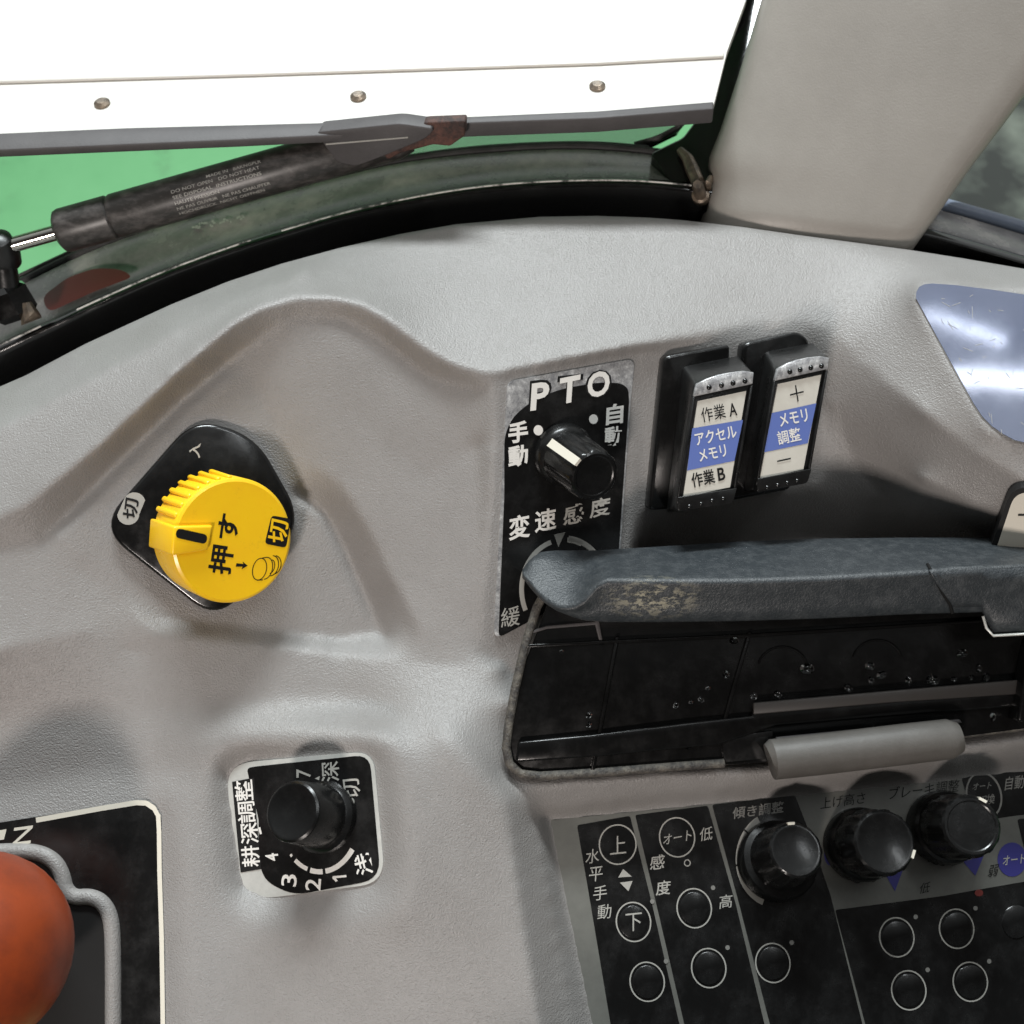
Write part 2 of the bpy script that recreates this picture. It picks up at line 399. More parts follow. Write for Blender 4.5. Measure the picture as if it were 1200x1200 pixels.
OUT = [(-120, 512), (-60, 481), (0, 453), (30, 440), (100, 403), (200, 357), (267, 330), (330, 309), (400, 290), (470, 274), (533, 263), (633, 254), (700, 253), (760, 255), (800, 258), (870, 266), (933, 275), (1000, 284), (1067, 293), (1130, 303), (1200, 315), (1330, 340)]
ox = np.array([p[0] for p in OUT], float); oy = np.array([p[1] for p in OUT], float)
lines = [
 [(-120, 512, -30), (30, 440, -33), (200, 357, -38), (400, 290, -46), (633, 254, -52), (800, 258, -52), (933, 275, -51), (1067, 293, -47), (1200, 315, -40), (1330, 340, -36)],
 [(-120, 570, -9), (0, 505, -9), (100, 450, -11), (200, 395, -15), (290, 345, -20), (360, 315, -24)],
 [(-120, 640, 3), (0, 605, 2), (30, 592, 2), (50, 576, 2), (130, 510, 1), (200, 443, -1), (270, 381, -4), (300, 362, -6), (340, 350, -8), (390, 348, -9), (430, 359, -8), (460, 378, -7), (490, 402, -6), (530, 428, -4), (570, 438, -3), (640, 428, -6), (760, 403, -17), (850, 385, -26), (900, 376, -30), (945, 376, -32), (975, 387, -31), (1010, 420, -25), (1080, 480, -8), (1150, 530, 0), (1200, 562, 4), (1330, 625, 8)],
 [(-120, 660, -2), (0, 640, -2), (40, 632, -3)],
 [(95, 668, -6), (140, 706, -8), (178, 743, -7), (240, 750, -10), (300, 757, -13), (400, 768, -17), (500, 777, -13), (600, 786, -10)],
 [(46, 634, -4), (90, 592, -7), (150, 530, -11), (210, 472, -14), (262, 428, -15), (300, 400, -13), (330, 378, -11)],
 [(335, 525, -18), (370, 545, -17), (402, 566, -16), (428, 610, -16), (450, 655, -16), (475, 705, -15), (497, 742, -14), (525, 766, -13)],
 [(348, 578, -22), (383, 603, -24), (408, 655, -26), (434, 715, -28), (452, 746, -26)],
 [(340, 372, -11), (400, 370, -13), (450, 400, -13), (500, 440, -12), (560, 456, -7)],
 [(400, 480, -15), (500, 560, -14), (560, 520, -11), (560, 620, -12), (540, 700, -13)],
 [(-120, 800, 4), (0, 760, 2), (100, 740, -4), (160, 765, -9)],
 [(-120, 880, -4), (0, 845, -5), (120, 835, -8), (230, 830, -9), (330, 825, -12), (420, 828, -13), (460, 836, -7)],
 [(-120, 930, -3), (0, 925, -4), (100, 905, -6), (190, 905, -6), (235, 900, -4)],
 [(246, 872, -3), (250, 960, -1), (262, 1050, 3), (280, 1120, 6), (300, 1260, 12)],
 [(246, 872, -3), (330, 864, 0), (400, 858, 4), (452, 862, 8), (466, 880, 9), (474, 960, 12), (478, 1020, 14), (470, 1070, 15), (380, 1085, 9), (270, 1085, 4)],
 [(500, 838, -1), (545, 826, -3), (600, 824, -6)],
 [(520, 860, 8), (560, 900, 9), (590, 940, 8), (600, 1000, 9), (615, 1100, 13), (640, 1260, 20)],
 [(205, 930, -2), (214, 1000, 3), (216, 1100, 7), (222, 1260, 14)],
 [(588, 900, -2), (620, 922, 0), (760, 910, -4), (905, 902, -8), (1000, 892, -10), (1200, 868, -13), (1330, 855, -15)],
 [(635, 950, -6), (760, 932, -8), (900, 917, -10), (1000, 906, -12), (1200, 880, -16), (1330, 865, -18)],
 [(628, 955, -4), (640, 1030, -1), (655, 1130, 4), (680, 1260, 10)],
 [(610, 730, -20), (735, 720, -24)], [(750, 645, -56), (850, 640, -64), (960, 632, -66), (1060, 640, -58), (1150, 645, -42), (1200, 650, -34), (1330, 660, -22)],
 [(620, 850, -20), (900, 850, -30), (1200, 820, -26)],
 [(975, 470, -33), (1000, 550, -39), (1050, 600, -41)],
 [(1080, 560, -15), (1140, 590, -9), (1200, 610, -6), (1330, 650, -2)],
]
planes_c = [
 (PB, [(66, 632), (98, 600), (158, 542), (218, 484), (262, 446), (290, 436), (325, 500), (343, 582), (378, 607), (402, 655), (426, 708), (444, 742), (400, 750), (300, 738), (240, 732), (188, 724), (112, 660)]),
 (PT, [(580, 446), (586, 438), (750, 408), (745, 660), (610, 800), (564, 764)]),
 (PR, [(752, 412), (850, 400), (950, 388), (965, 480), (962, 572), (752, 604)]),
 (PD, [(262, 905), (290, 884), (420, 876), (446, 893), (456, 1010), (440, 1042), (320, 1056), (282, 1040)]),
 (PS, [(-120, 984), (168, 934), (192, 950), (200, 1260), (-120, 1260)]),
 (PL, [(640, 956), (1330, 889), (1330, 1260), (705, 1260)]),
 (PM, [(1068, 350), (1078, 330), (1330, 340), (1330, 520), (1200, 522), (1155, 505), (1110, 430)]),
]
GS = 4.0; GX0, GY0 = -140.0, 220.0; GW, GH = 376, 268
PMASK = [None]
def solve():
    lv = None
    for k in (8, 4, 2, 1):
        s = GS * k; W_ = int(GW / k) + 1; H_ = int(GH / k) + 1
        fix = np.zeros((H_, W_)); cnt = np.zeros((H_, W_))
        for L in lines:
            for (x0, y0, h0), (x1, y1, h1) in zip(L, L[1:]):
                n = int(max(abs(x1 - x0), abs(y1 - y0)) / (s * 0.5)) + 2
                for t in np.linspace(0, 1, n):
                    i = int(round((y0 + (y1 - y0) * t - GY0) / s)); j = int(round((x0 + (x1 - x0) * t - GX0) / s))
                    if 0 <= i < H_ and 0 <= j < W_: fix[i, j] += h0 + (h1 - h0) * t; cnt[i, j] += 1
        PMASK[0] = np.zeros((H_, W_), bool)
        gx = GX0 + np.arange(W_) * s; gy = GY0 + np.arange(H_) * s; X, Y = np.meshgrid(gx, gy)
        for pl, poly in planes_c:
            ins = np.zeros(X.shape, bool)
            for (xa, ya), (xb, yb) in zip(poly, poly[1:] + poly[:1]):
                c = ((ya > Y) != (yb > Y)); 
                with np.errstate(divide='ignore', invalid='ignore'):
                    xi = (xb - xa) * (Y - ya) / (yb - ya + 1e-9) + xa
                ins ^= (c & (X < xi))
            PMASK[0] |= ins
            for i, j in zip(*np.nonzero(ins)):
                fix[i, j] = pl.h(X[i, j], Y[i, j]) if k <= 2 or True else 0; cnt[i, j] = 1
        msk = cnt > 0; fix[msk] /= cnt[msk]
        if lv is None: Z = np.where(msk, fix, -10.0)
        else:
            pi = np.clip(np.arange(H_) / 2, 0, lv.shape[0] - 1); pj = np.clip(np.arange(W_) / 2, 0, lv.shape[1] - 1)
            i0 = np.floor(pi).astype(int); j0 = np.floor(pj).astype(int); i1 = np.minimum(i0 + 1, lv.shape[0] - 1); j1 = np.minimum(j0 + 1, lv.shape[1] - 1)
            fi = (pi - i0)[:, None]; fj = (pj - j0)[None, :]
            Z = (lv[np.ix_(i0, j0)] * (1 - fi) * (1 - fj) + lv[np.ix_(i1, j0)] * fi * (1 - fj) + lv[np.ix_(i0, j1)] * (1 - fi) * fj + lv[np.ix_(i1, j1)] * fi * fj)
            Z = np.where(msk, fix, Z)
        for _ in range(500 if k > 1 else 260):
            q = np.pad(Z, 1, mode='edge')
            A = (q[:-2, 1:-1] + q[2:, 1:-1] + q[1:-1, :-2] + q[1:-1, 2:]) / 4
            Z = np.where(msk, fix, A)
        lv = Z
    for _ in range(3):
        q = np.pad(Z, 1, mode='edge')
        Z = (q[:-2, 1:-1] + q[2:, 1:-1] + q[1:-1, :-2] + q[1:-1, 2:] + 2 * Z) / 6 if _ % 2 else (q[:-2, 1:-1] + q[2:, 1:-1] + q[1:-1, :-2] + q[1:-1, 2:] + 4 * Z) / 8
    xx = GX0 + np.arange(Z.shape[1]) * GS; yy = GY0 + np.arange(Z.shape[0]) * GS; X, Y = np.meshgrid(xx, yy)
    wgt = np.clip((Y - 775) / 40, 0, 1) * np.clip((600 - X) / 30, 0, 1) * (~PMASK[0])
    for _ in range(16):
        q = np.pad(Z, 1, mode='edge'); A = (q[:-2, 1:-1] + q[2:, 1:-1] + q[1:-1, :-2] + q[1:-1, 2:]) / 4
        Z = Z + (A - Z) * wgt * .8
    e = PMASK[0].copy()
    for _ in range(2):
        q = np.pad(e, 1, mode='edge'); e = q[1:-1, 1:-1] & q[:-2, 1:-1] & q[2:, 1:-1] & q[1:-1, :-2] & q[1:-1, 2:]
    Z = np.where(e, fix, Z)
    return Z
ZM = solve()
def hs(px, py):
    j = np.clip((np.asarray(px, float) - GX0) / GS, 0, ZM.shape[1] - 1.001); i = np.clip((np.asarray(py, float) - GY0) / GS, 0, ZM.shape[0] - 1.001)
    i0 = np.floor(i).astype(int); j0 = np.floor(j).astype(int); fi = i - i0; fj = j - j0
    return ZM[i0, j0] * (1 - fi) * (1 - fj) + ZM[i0 + 1, j0] * fi * (1 - fj) + ZM[i0, j0 + 1] * (1 - fi) * fj + ZM[i0 + 1, j0 + 1] * fi * fj

XS = np.arange(-110, 1316, 3.6); NX = len(XS); yt = np.interp(XS, ox, oy)
NR = 290
rt = np.linspace(0, 1, NR) ** 1.06
YY = yt[None, :] + (1270 - yt)[None, :] * rt[:, None]; XX = np.repeat(XS[None, :], NR, 0)
HH = hs(XX, np.maximum(YY, yt[None, :] + 1))
dd = np.clip(1 - (YY - yt[None, :]) / 16.0, 0, 1); HH = HH - 4.0 * (1 - np.sqrt(np.clip(1 - dd ** 2, 0, 1)))
skx = XS[None, :]; sky = yt[None, :]
XX = np.vstack([skx, skx, XX]); YY = np.vstack([sky + 5, sky + 1, YY]); HH = np.vstack([HH[:1] - 60, HH[:1] - 8, HH]); NR += 2
d = D0 - HH / 1000
cx = (XX - 600) * d / F; cy = (600 - YY) * d / F; cz = -d
CR = np.array(CAMROT); pts = np.stack([cx, cy, cz], -1).reshape(-1, 3) @ CR.T + np.array(CAMLOC)
idx = np.arange(NR * NX).reshape(NR, NX)
fc = np.stack([idx[:-1, :-1], idx[1:, :-1], idx[1:, 1:], idx[:-1, 1:]], -1).reshape(-1, 4)

base = P(600, 1000, -80)
console = thing('control_console', base, 'large moulded grey plastic tractor control console carrying knobs, rocker switches, labels and an open lid', 'console')
me = bpy.data.meshes.new('console_shell'); cen = pts.mean(0)
me.from_pydata((pts - cen).tolist(), [], fc.tolist()); me.materials.append(M['console'])
me.polygons.foreach_set('use_smooth', [True] * len(me.polygons)); me.update()
shell = bpy.data.objects.new('console_shell', me); COL.objects.link(shell); setpar(shell, Vector(cen), console)

# ------------------------------------------------------------------ yellow push knob
plate_pts = rpoly([(116, 618), (228, 490), (300, 512), (356, 612), (255, 728)], [42, 34, 34, 40, 40], 8)
plate = prism('knob_plate', plate_pts, PB, -1, 3.5, M['black_gloss'], console, 'glossy black rounded plate under the yellow knob', bw=1.2)
PBt = Plane((60, 630, -3), (330, 630, -19), (230, 740, -14)); PBt.d += 0.0035
ink = Ink(); cap_pts = rpoly([(140.5, 592), (150, 576), (171, 586), (167, 600), (158, 616), (137, 606)], 14, 5)
cap_pts = [(153.5 + 0.5 * math.copysign(1, 0) + x, y) for x, y in [(0, 0)]] and [(153.5 + 13.5 * math.cos(a) * 0.95 + (5 if math.sin(a) < 0 else -4) * 0.8, 596 + 12 * math.sin(a) + (-7 if math.sin(a) < 0 else 7)) for a in [2 * math.pi * i / 28 for i in range(28)]]
ink.poly(cap_pts, PBt, 0.12); ink.build('print_badge', M['grey_print'], plate)
Ink().text('切', (153.5, 596), (3, -24), (-17, -3), PBt, 0.25, 0.02).build('lettering', M['dark_print'], plate)
Ink().text('入', (229, 527), (3, -18), (-14, -3), PBt, 0.25, 0.02, keep=lambda x, y: not (x > 234)).build('lettering', M['grey_print'], plate)
A = P(249, 625, -9.5); B = P(274, 634, 5)
ax = (B - A)
Ry = 74 / F * (D0 - 0.003) * 1000
cap = lathe('push_knob', A, B, [(0.0, Ry - 2.2), (0.02, Ry - 0.2), (0.3, Ry), (0.92, Ry), (0.97, Ry - 0.35), (1.0, Ry - 1.2)], M['yellow'], console, seg=96,
            label='bright yellow round push knob on the black plate, fluted along one side')
stem = lathe('knob_stem', P(240, 620, -14), A, [(0, 15), (1, 15)], M['black_satin'], cap)
axn = ax.normalized()
xr = CAMROT @ Vector((1, 0, 0)); ce1 = (xr - axn * xr.dot(axn)).normalized(); ce2 = axn.cross(ce1)
class TopPlane(Plane):
    def __init__(s, p, n): s.n = n; s.d = n.dot(p)
PC = TopPlane(B, axn)
def on_side(ang, t, r):    # point of the cap's side wall
    return A + ax * t + (ce1 * math.cos(R(ang)) + ce2 * math.sin(R(ang))) * r / 1000
for i in range(7):
    a = 90 + i * 10.2; V = []; wdt = 2.9
    for t in (0.03, 0.93):
        for da, rr in ((-wdt, Ry - 1), (-wdt * .8, Ry + 1.3), (wdt * .8, Ry + 1.3), (wdt, Ry - 1)):
            V.append(on_side(a + da, t, rr if t < .5 else rr + (0 if rr < Ry else -0.5)))
    V2 = V
    o = obj('flute', V2, [(0, 3, 2, 1), (4, 5, 6, 7), (0, 1, 5, 4), (1, 2, 6, 5), (2, 3, 7, 6), (3, 0, 4, 7)], M['yellow'], cap); bev(o, 0.7, 3, 30)
# pointer block: raised tab from the rim over the face
def face_pt(px, py, off): return PC.at(px, py) + axn * off / 1000
V = []; a0, a1 = 161, 183
quad = [on_side(a0, 0.0, Ry + 1.7), on_side(a1 + 3, 0.0, Ry + 1.7), on_side(a1 + 3, 1.0, Ry + .9) + axn * 0.0016, on_side(a0, 1.0, Ry + .9) + axn * 0.0016]
in1, in0 = face_pt(242, 644, 1.6), face_pt(248, 615, 1.6)
V = [quad[0], quad[1], quad[2], quad[3], in0, in1, on_side(a0, 0.0, Ry - 3), on_side(a1 + 3, 0.0, Ry - 3), face_pt(248, 615, -1), face_pt(242, 644, -1)]
o = obj('pointer_tab', V, [(0, 1, 2, 3), (3, 2, 5, 4), (1, 7, 9, 5, 2), (0, 3, 4, 8, 6), (4, 5, 9, 8), (0, 6, 7, 1), (6, 8, 9, 7)], M['yellow'], cap)
import bmesh
bm = bmesh.new(); bm.from_mesh(o.data); bmesh.ops.recalc_face_normals(bm, faces=bm.faces); bm.to_mesh(o.data); bm.free()
bev(o, 0.8, 3, 25)
slot = rpoly([(205, 618), (241, 626), (239, 637), (203, 629)], 5.5, 5)
s_ = Ink(); s_.v = [face_pt(x, y, 1.75) for x, y in slot]; s_.f = [tuple(range(len(slot)))]; s_.build('pointer_slot', M['dark_print'], cap)
ik = Ink()
ik.text('押', (259, 656), (5, -33), (-27, -4), PC, 0.12, 0.02)
ik.text('す', (267.5, 617.5), (5, -29), (-24, -5), PC, 0.12, 0.02)
ik.poly([(277, 660), (285, 661), (284, 658), (290, 663), (283, 667), (284, 664), (276, 664)], PC, 0.12)
ik.build('lettering', M['dark_print'], cap)
Ink().poly(rpoly([(318, 604), (341, 608), (335, 642), (310, 637)], 4.5, 4), PC, 0.12).build('print_badge', M['dark_print'], cap)
Ink().text('切', (326, 622.5), (4, -27), (-22, -4), PC, 0.22, 0.02).build('lettering', M['yellow'], cap)
ik = Ink(); ik.ring((304, 667), 8, 13, 1.0, PC, 0, 360, 0.12, rot=14); ik.ring((311, 666), 8, 13, 1.0, PC, -80, 100, 0.12, rot=14)
ik.line((307, 654), (313, 653), 1, PC, .12); ik.line((301, 680), (308, 679.5), 1, PC, .12); ik.ring((317, 664), 4.5, 8, 1, PC, -80, 100, .12, rot=14); ik.ring((318, 663), 8, 12, 1, PC, -80, 100, .12, rot=14); ik.ring((321, 662), 8, 11, 1, PC, -75, 95, .12, rot=14)
ik.build('knob_symbol', M['dark_print'], cap)

# ------------------------------------------------------------------ PTO label and dial
lab = rpoly([(594, 447), (743, 420), (738, 470), (724, 672), (578, 749)], [10, 12, 4, 10, 12], 6)
pto = prism('dial_label', lab, PT, 0.0, 0.8, M['foil'], console, 'tall speckled silver and black label around the upper dial')
T5 = 0.8
blk = [(583, 747), (590, 580), (590, 510), (600, 488), (622, 470), (655, 456), (700, 448), (726, 449), (735, 455), (736, 470), (722, 672), (600, 738)]
Ink().poly(rpoly(blk, [8, 2, 14, 14, 12, 14, 12, 8, 5, 5, 8, 8], 4), PT, T5 + .1).build('black_print_area', M['black_print'], pto)
for L, c, ww in (('P', (632, 463), 22), ('T', (666, 456), 26), ('O', (700, 450), 27)):
    Ink().text(L, c, (ww + 4, -3), (3, -33) if L != 'P' else (2, -36), PT, T5 + .2, 0.035).build('lettering_outline', M['dark_print'], pto)
ik = Ink()
ik.text('P', (631.5, 464), (21, -3), (2, -32), PT, T5 + .35, 0.03); ik.text('T', (666, 456.5), (24, -5), (2, -31), PT, T5 + .35, 0.03); ik.text('O', (700, 450), (26, -4), (2, -30), PT, T5 + .35, 0.03)
ik.text('手', (606, 506), (23, -3), (0, -25), PT, T5 + .3, 0.035); ik.text('動', (606, 534), (23, -3), (0, -25), PT, T5 + .3, 0.035)
ik.text('自', (719, 485), (20, -3), (1, -24), PT, T5 + .3, 0.03); ik.text('動', (717, 511), (20, -2), (1, -23), PT, T5 + .3, 0.025)
ik.dot((629.5, 504), 5.5, 6, PT, T5 + .3); ik.dot((694, 491), 5.2, 5.6, PT, T5 + .3)
ik.text('変', (607.5, 617), (25, -5), (0, -28), PT, T5 + .3, 0.025); ik.text('速', (638, 609), (25, -5), (0, -26), PT, T5 + .3, 0.02)
ik.build('lettering', M['white_print'], pto)
ik = Ink(); ik.text('感', (671, 602), (24, -5), (1, -23), PT, T5 + .3, 0.02); ik.text('度', (702, 594), (24, -5), (1, -22), PT, T5 + .3, 0.015)
ik.poly([(648, 626), (661, 623), (653, 641)], PT, T5 + .3)
ik.ring((660, 690), 50, 58, 6, PT, 66, 88 - 2, T5 + .3); ik.ring((660, 688), 50, 58, 6, PT, 40, 84, T5 + .3)
ik.ring((660, 690), 50, 58, 5.5, PT, 108, 205, T5 + .3)
ik.text('緩', (597, 722), (22, -4), (0, -23), PT, T5 + .3, 0.005)
ik.build('worn_lettering', M['grey_print'], pto)
def knob(name, bpx, tpx, h0, h1, rb, rt, label, flutes=None, skirt=0.18, pointer=None, seg=64):
    A = P(bpx[0], bpx[1], h0); B = P(tpx[0], tpx[1], h1)
    rB = rb / F * (D0 - h0 / 1000) * 1000; rT = rt / F * (D0 - h1 / 1000) * 1000
    prof = [(0, rB), (skirt * .7, rB), (skirt, rB - .7), (skirt + .03, (rT + rB) / 2 * .97), (skirt + .1, rT + (rB - rT) * .35), (0.94, rT + .15), (0.975, rT - .1), (1.0, rT - .8), (1.0, rT - 1.6), (0.99, rT - 2.0)]
    k = lathe(name, A, B, prof, M['black_knob'], console, seg=seg, flute=(flutes, 0.28, (4, 5)) if flutes else None, label=label)
    return k, A, B, rB, rT
k1, A1, B1, rB1, rT1 = knob('rotary_knob', (659, 531), (697, 558), PT.h(659, 531), 6, 37, 30.5, 'black ribbed rotary knob with a cream pointer line on the silver label', flutes=12, seg=96)
axk = (B1 - A1).normalized(); e1 = (xr - axk * xr.dot(axk)).normalized(); e2 = axk.cross(e1)
def kpt(A, B, ang, t, r): 
    ax = (B - A); n = ax.normalized(); e1 = (xr - n * xr.dot(n)).normalized(); e2 = n.cross(e1)
    return A + ax * t + (e1 * math.cos(R(ang)) + e2 * math.sin(R(ang))) * r / 1000
def pointer_bar(k, A, B, rb, rt, ang, wd, t0, t1, mat, over=0.35, wrap=0.0):
    V = []
    for t, r in ((t0, rb), (t1, rt)):
        for s in (-1, 1):
            V.append(kpt(A, B, ang + s * wd, t, r + over)); V.append(kpt(A, B, ang + s * wd, t, r - .6))
    f = [(0, 2, 6, 4), (1, 5, 7, 3), (0, 4, 5, 1), (2, 3, 7, 6), (4, 6, 7, 5), (0, 1, 3, 2)]
    o = obj('pointer_line', V, f, mat, k)
    bm = bmesh.new(); bm.from_mesh(o.data); bmesh.ops.recalc_face_normals(bm, faces=bm.faces); bm.to_mesh(o.data); bm.free()
    return o
pointer_bar(k1, A1, B1, rT1 + 1.0, rT1 + .2, 138, 9, 0.16, 1.01, M['cream_print'])
# hidden second dial under the grip: only its skirt shows
k2 = lathe('rotary_knob', PT.at(668, 694, 0.6), PT.at(668, 694, 9), [(0, 11.5), (.2, 11.5), (.25, 10), (1, 9.5)], M['black_knob'], console, label='low black dial half hidden behind the grey lid grip')

# ------------------------------------------------------------------ rocker switches
def loftbox(name, back, front, mat, parent, label=None, bw=1.2, seg=3):
    """back/front: lists of 4 world points"""
    V = list(back) + list(front)
    f = [(3, 2, 1, 0), (4, 5, 6, 7), (0, 1, 5, 4), (1, 2, 6, 5), (2, 3, 7, 6), (3, 0, 4, 7)]
    o = obj(name, V, f, mat, parent, label=label)
    bm = bmesh.new(); bm.from_mesh(o.data); bmesh.ops.recalc_face_normals(bm, faces=bm.faces); bm.to_mesh(o.data); bm.free()
    if bw: bev(o, bw, seg, 35)
    return o
def lerp2(q, u, v):
    """bilinear point in quad TL,TR,BR,BL (pixels)"""
    (a, b, c, d) = q
    x = a[0] * (1 - u) * (1 - v) + b[0] * u * (1 - v) + c[0] * u * v + d[0] * (1 - u) * v
    y = a[1] * (1 - u) * (1 - v) + b[1] * u * (1 - v) + c[1] * u * v + d[1] * (1 - u) * v
    return (x, y)
def rocker(baseq, backq, frontq, labq, band, hf, dots, dots2, texts, label):
    bp = prism('switch_base', rpoly(baseq, 7, 4), PR, -1, 5, M['black_gloss'], console, label + ' (black surround)' if False else None, bw=1.0)
    bp['label'] = label
    PF = Plane((*frontq[0], hf), (*frontq[1], hf - 3.0), (*frontq[3], hf - 2.0))
    # body with a slightly bowed front: three sections across the height
    back = [PR.at(x, y, 4) for x, y in backq]
    front = [PF.at(x, y, -0.9) for x, y in frontq]
    body = loftbox('rocker_body', back, front, M['black_satin'], bp, bw=1.5)
    # silver end strip, arched on top
    e0 = [lerp2(frontq, u, 0.0) for u in (0.03, .2, .4, .6, .8, .97)]
    arch = [(e0[i][0], e0[i][1] + o_) for i, o_ in enumerate((1.5, -2.5, -4.5, -4.5, -3.2, 1.0))]
    st = arch + [(lerp2(frontq, 0.985, 0.10)), (lerp2(frontq, 0.015, 0.11))]
    strip = prism('end_strip', st, PF, -1.5, 0.5, M['foil'], bp, bw=0.3)
    for lst, pm in ((dots, M['black_gloss']), (dots2, M['black_gloss'])):
        for (x, y) in lst:
            lathe('grip_dot', PF.at(x, y, -.6), PF.at(x, y, 1.15), [(0, .95), (.6, .95), (.9, .6), (1, .25)], pm, bp, seg=16)
    # side rails framing the label
    for u0, u1 in ((0.0, 0.045), (0.955, 1.0)):
        q = [lerp2(frontq, u0, .11), lerp2(frontq, u1, .11), lerp2(frontq, u1, .97), lerp2(frontq, u0, .97)]
        prism('side_rail', q, PF, -1.2, 0.3, M['black_satin'], bp, bw=0.25)
    q = [lerp2(frontq, 0.0, .915), lerp2(frontq, 1.0, .925), lerp2(frontq, .97, 1.04), lerp2(frontq, .03, 1.03)]
    prism('lower_grip', rpoly(q, [1, 1, 4, 4], 3), PF, -3, 0.8, M['black_satin'], bp, bw=.5)
    lb = prism('switch_label', labq, PF, -.9, -.35, M['label_white'], bp)
    Ink().poly(band, PF, -.25).build('blue_band', M['blue_print'], bp)
    dk, wh = Ink(), Ink()
    for t, c, r_, u_, col, bo in texts:
        (wh if col == 'w' else dk).text(t, c, r_, u_, PF, -.15, bo)
    dk.build('lettering', M['dark_print'], bp)
    if wh.v: wh.build('lettering', M['white_print'], bp)
    return bp
rocker([(773, 417), (845, 403), (872, 590), (756, 606)] and [(773, 417), (850, 403), (838, 590), (755, 596)],
       [(795, 428), (861, 415), (840, 588), (776, 600)], [(814, 449), (885, 435), (861, 583), (792, 595)],
       [(818, 470), (875, 458), (856, 571), (801, 583)], [(811.5, 502), (871, 492), (861, 540), (805.5, 551.5)], 3,
       [(830.5, 454), (845, 451.5), (858.5, 449), (872.5, 446.5)], [(807.5, 593.5), (821, 590.5), (834, 587), (847, 584.5)],
       [('作業', (836, 484), (28, -6), (-3, -17), 'k', .0), ('A', (859, 480), (9, -2), (-2, -15), 'k', .01),
        ('アクセル', (839, 510), (48, -10), (-3, -15), 'w', .015), ('メモリ', (835, 531), (32, -7), (-3, -14), 'w', .015),
        ('作業', (824, 560.5), (27, -6), (-3, -17), 'k', .015), ('B', (845.5, 555.5), (8.5, -2), (-2, -15), 'k', .02)],
       'left black rocker switch, its white and blue label marked A above and B below')
rocker([(865, 402), (928, 388), (942, 398), (920, 572), (850, 585)],
       [(890, 411), (948, 400), (926, 560), (866, 575)], [(909, 431), (973, 418), (948, 560), (885, 573)],
       [(912, 450), (963, 439), (942, 550), (891, 561)], [(905, 484), (957, 472.5), (947, 519.5), (896, 530)], 0,
       [(925, 435.7), (937, 433.3), (949.5, 431), (962, 429)], [(898.5, 571.5), (910.5, 568.7), (922, 566), (933.5, 563.5)],
       [('＋', (934, 461), (16, -4), (-3, -19), 'k', -.002), ('メモリ', (930, 489.5), (33, -7), (-3, -15), 'w', .015), ('調整', (925, 511), (27, -6), (-3, -16), 'w', .012),
        ('－', (919, 539), (16, -3.5), (-.3, -1.6), 'k', .0)],
       'right black rocker switch, its white and blue label marked plus above and minus below')

# ------------------------------------------------------------------ mirror label, white label
mir = [(1073, 350), (1073.5, 343), (1077, 337), (1083, 334), (1092, 333), (1120, 335), (1160, 340), (1200, 346), (1330, 364), (1330, 522), (1200, 519), (1188, 516), (1175, 509), (1162, 500), (1151, 489), (1141, 474), (1110, 418)]
prism('mirror_label', mir, PM, 0, .5, M['mirror'], console, 'scratched mirror-like blue-grey label with rounded corners at the right')
Ink().poly([(x + (-.6 if x < 1200 else 0), y - .6 if y < 400 else y + .8) for x, y in mir], PM, .2).build('label_edge', M['dim_print'], console)
for i in range(46):
    x, y = random.uniform(1095, 1215), random.uniform(340, 505)
    if x < 1085 + (y - 350) * .47: continue
    a_ = random.uniform(-.5, 1.9); l_ = random.uniform(3, 13)
    Ink().line((x, y), (x + l_ * math.cos(a_), y + l_ * math.sin(a_)), .45, PM, .62).build('scratch', M['grey_print'], bpy.data.objects['mirror_label'])
PW = Plane((1160, 640, -8), (1200, 575, 6), (1240, 640, 0))
wl = prism('corner_label', rpoly([(1156, 655), (1185, 572), (1330, 560), (1330, 655)], [2, 16, 10, 2], 6), PW, -8, .5, M['dark_print'], console, 'pale label with a dark outline cut off by the right edge')
Ink().poly(rpoly([(1163, 655), (1189, 577), (1330, 566), (1330, 655)], [2, 14, 10, 2], 6), PW, .7).build('print_area', M['cream_print'], wl)
Ink().text('上', (1204, 592), (22, 0), (0, -22), PW, .9, .01).build('lettering', M['dark_print'], wl)

# ------------------------------------------------------------------ depth dial
out = rpoly([(266, 902), (282, 890), (418, 880), (440, 892), (451, 1010), (438, 1038), (322, 1051), (286, 1046), (272, 1000)], [12, 14, 16, 14, 20, 16, 18, 22, 12], 5)
out = rpoly([(264, 895), (438, 880), (452, 1034), (284, 1056)], [34, 24, 30, 42], 9)
dl = prism('depth_label', out, PD, 0, .5, M['bright_foil'], console, 'rounded square black and silver depth label at the lower left')
inner = rpoly([(290, 900), (300, 898), (434, 884), (447, 1030), (344, 1049), (312, 1032), (304, 1010), (304, 960)], [26, 10, 18, 24, 20, 14, 6, 4], 5)
Ink().poly(inner, PD, .6).build('black_print_area', M['black_print'], dl)
Ink().poly([(273, 916), (299, 911), (301, 950), (307, 1018), (283, 1022), (278, 970)], PD, .66).build('lettering_outline', M['dark_print'], dl)
ik = Ink()
for ch, c in (('整', (287, 926)), ('調', (290, 951.5)), ('深', (293.5, 976)), ('耕', (295, 1003))):
    ik.text(ch, c, (-2, -25), (-21, 2), PD, .8, .012)
ik.text('4', (320, 1004), (-2, -9), (-15, 2), PD, .8, .01); ik.text('3', (340, 1031), (1, -14), (-18, -1), PD, .8, .01)
ik.text('2', (368, 1036), (1, -14), (-18, -1), PD, .8, .01); ik.line((391, 1027.5), (407, 1026), 2.6, PD, .8); ik.poly([(392.5, 1026), (397, 1031.5), (394.6, 1033), (390.2, 1028)], PD, .81)
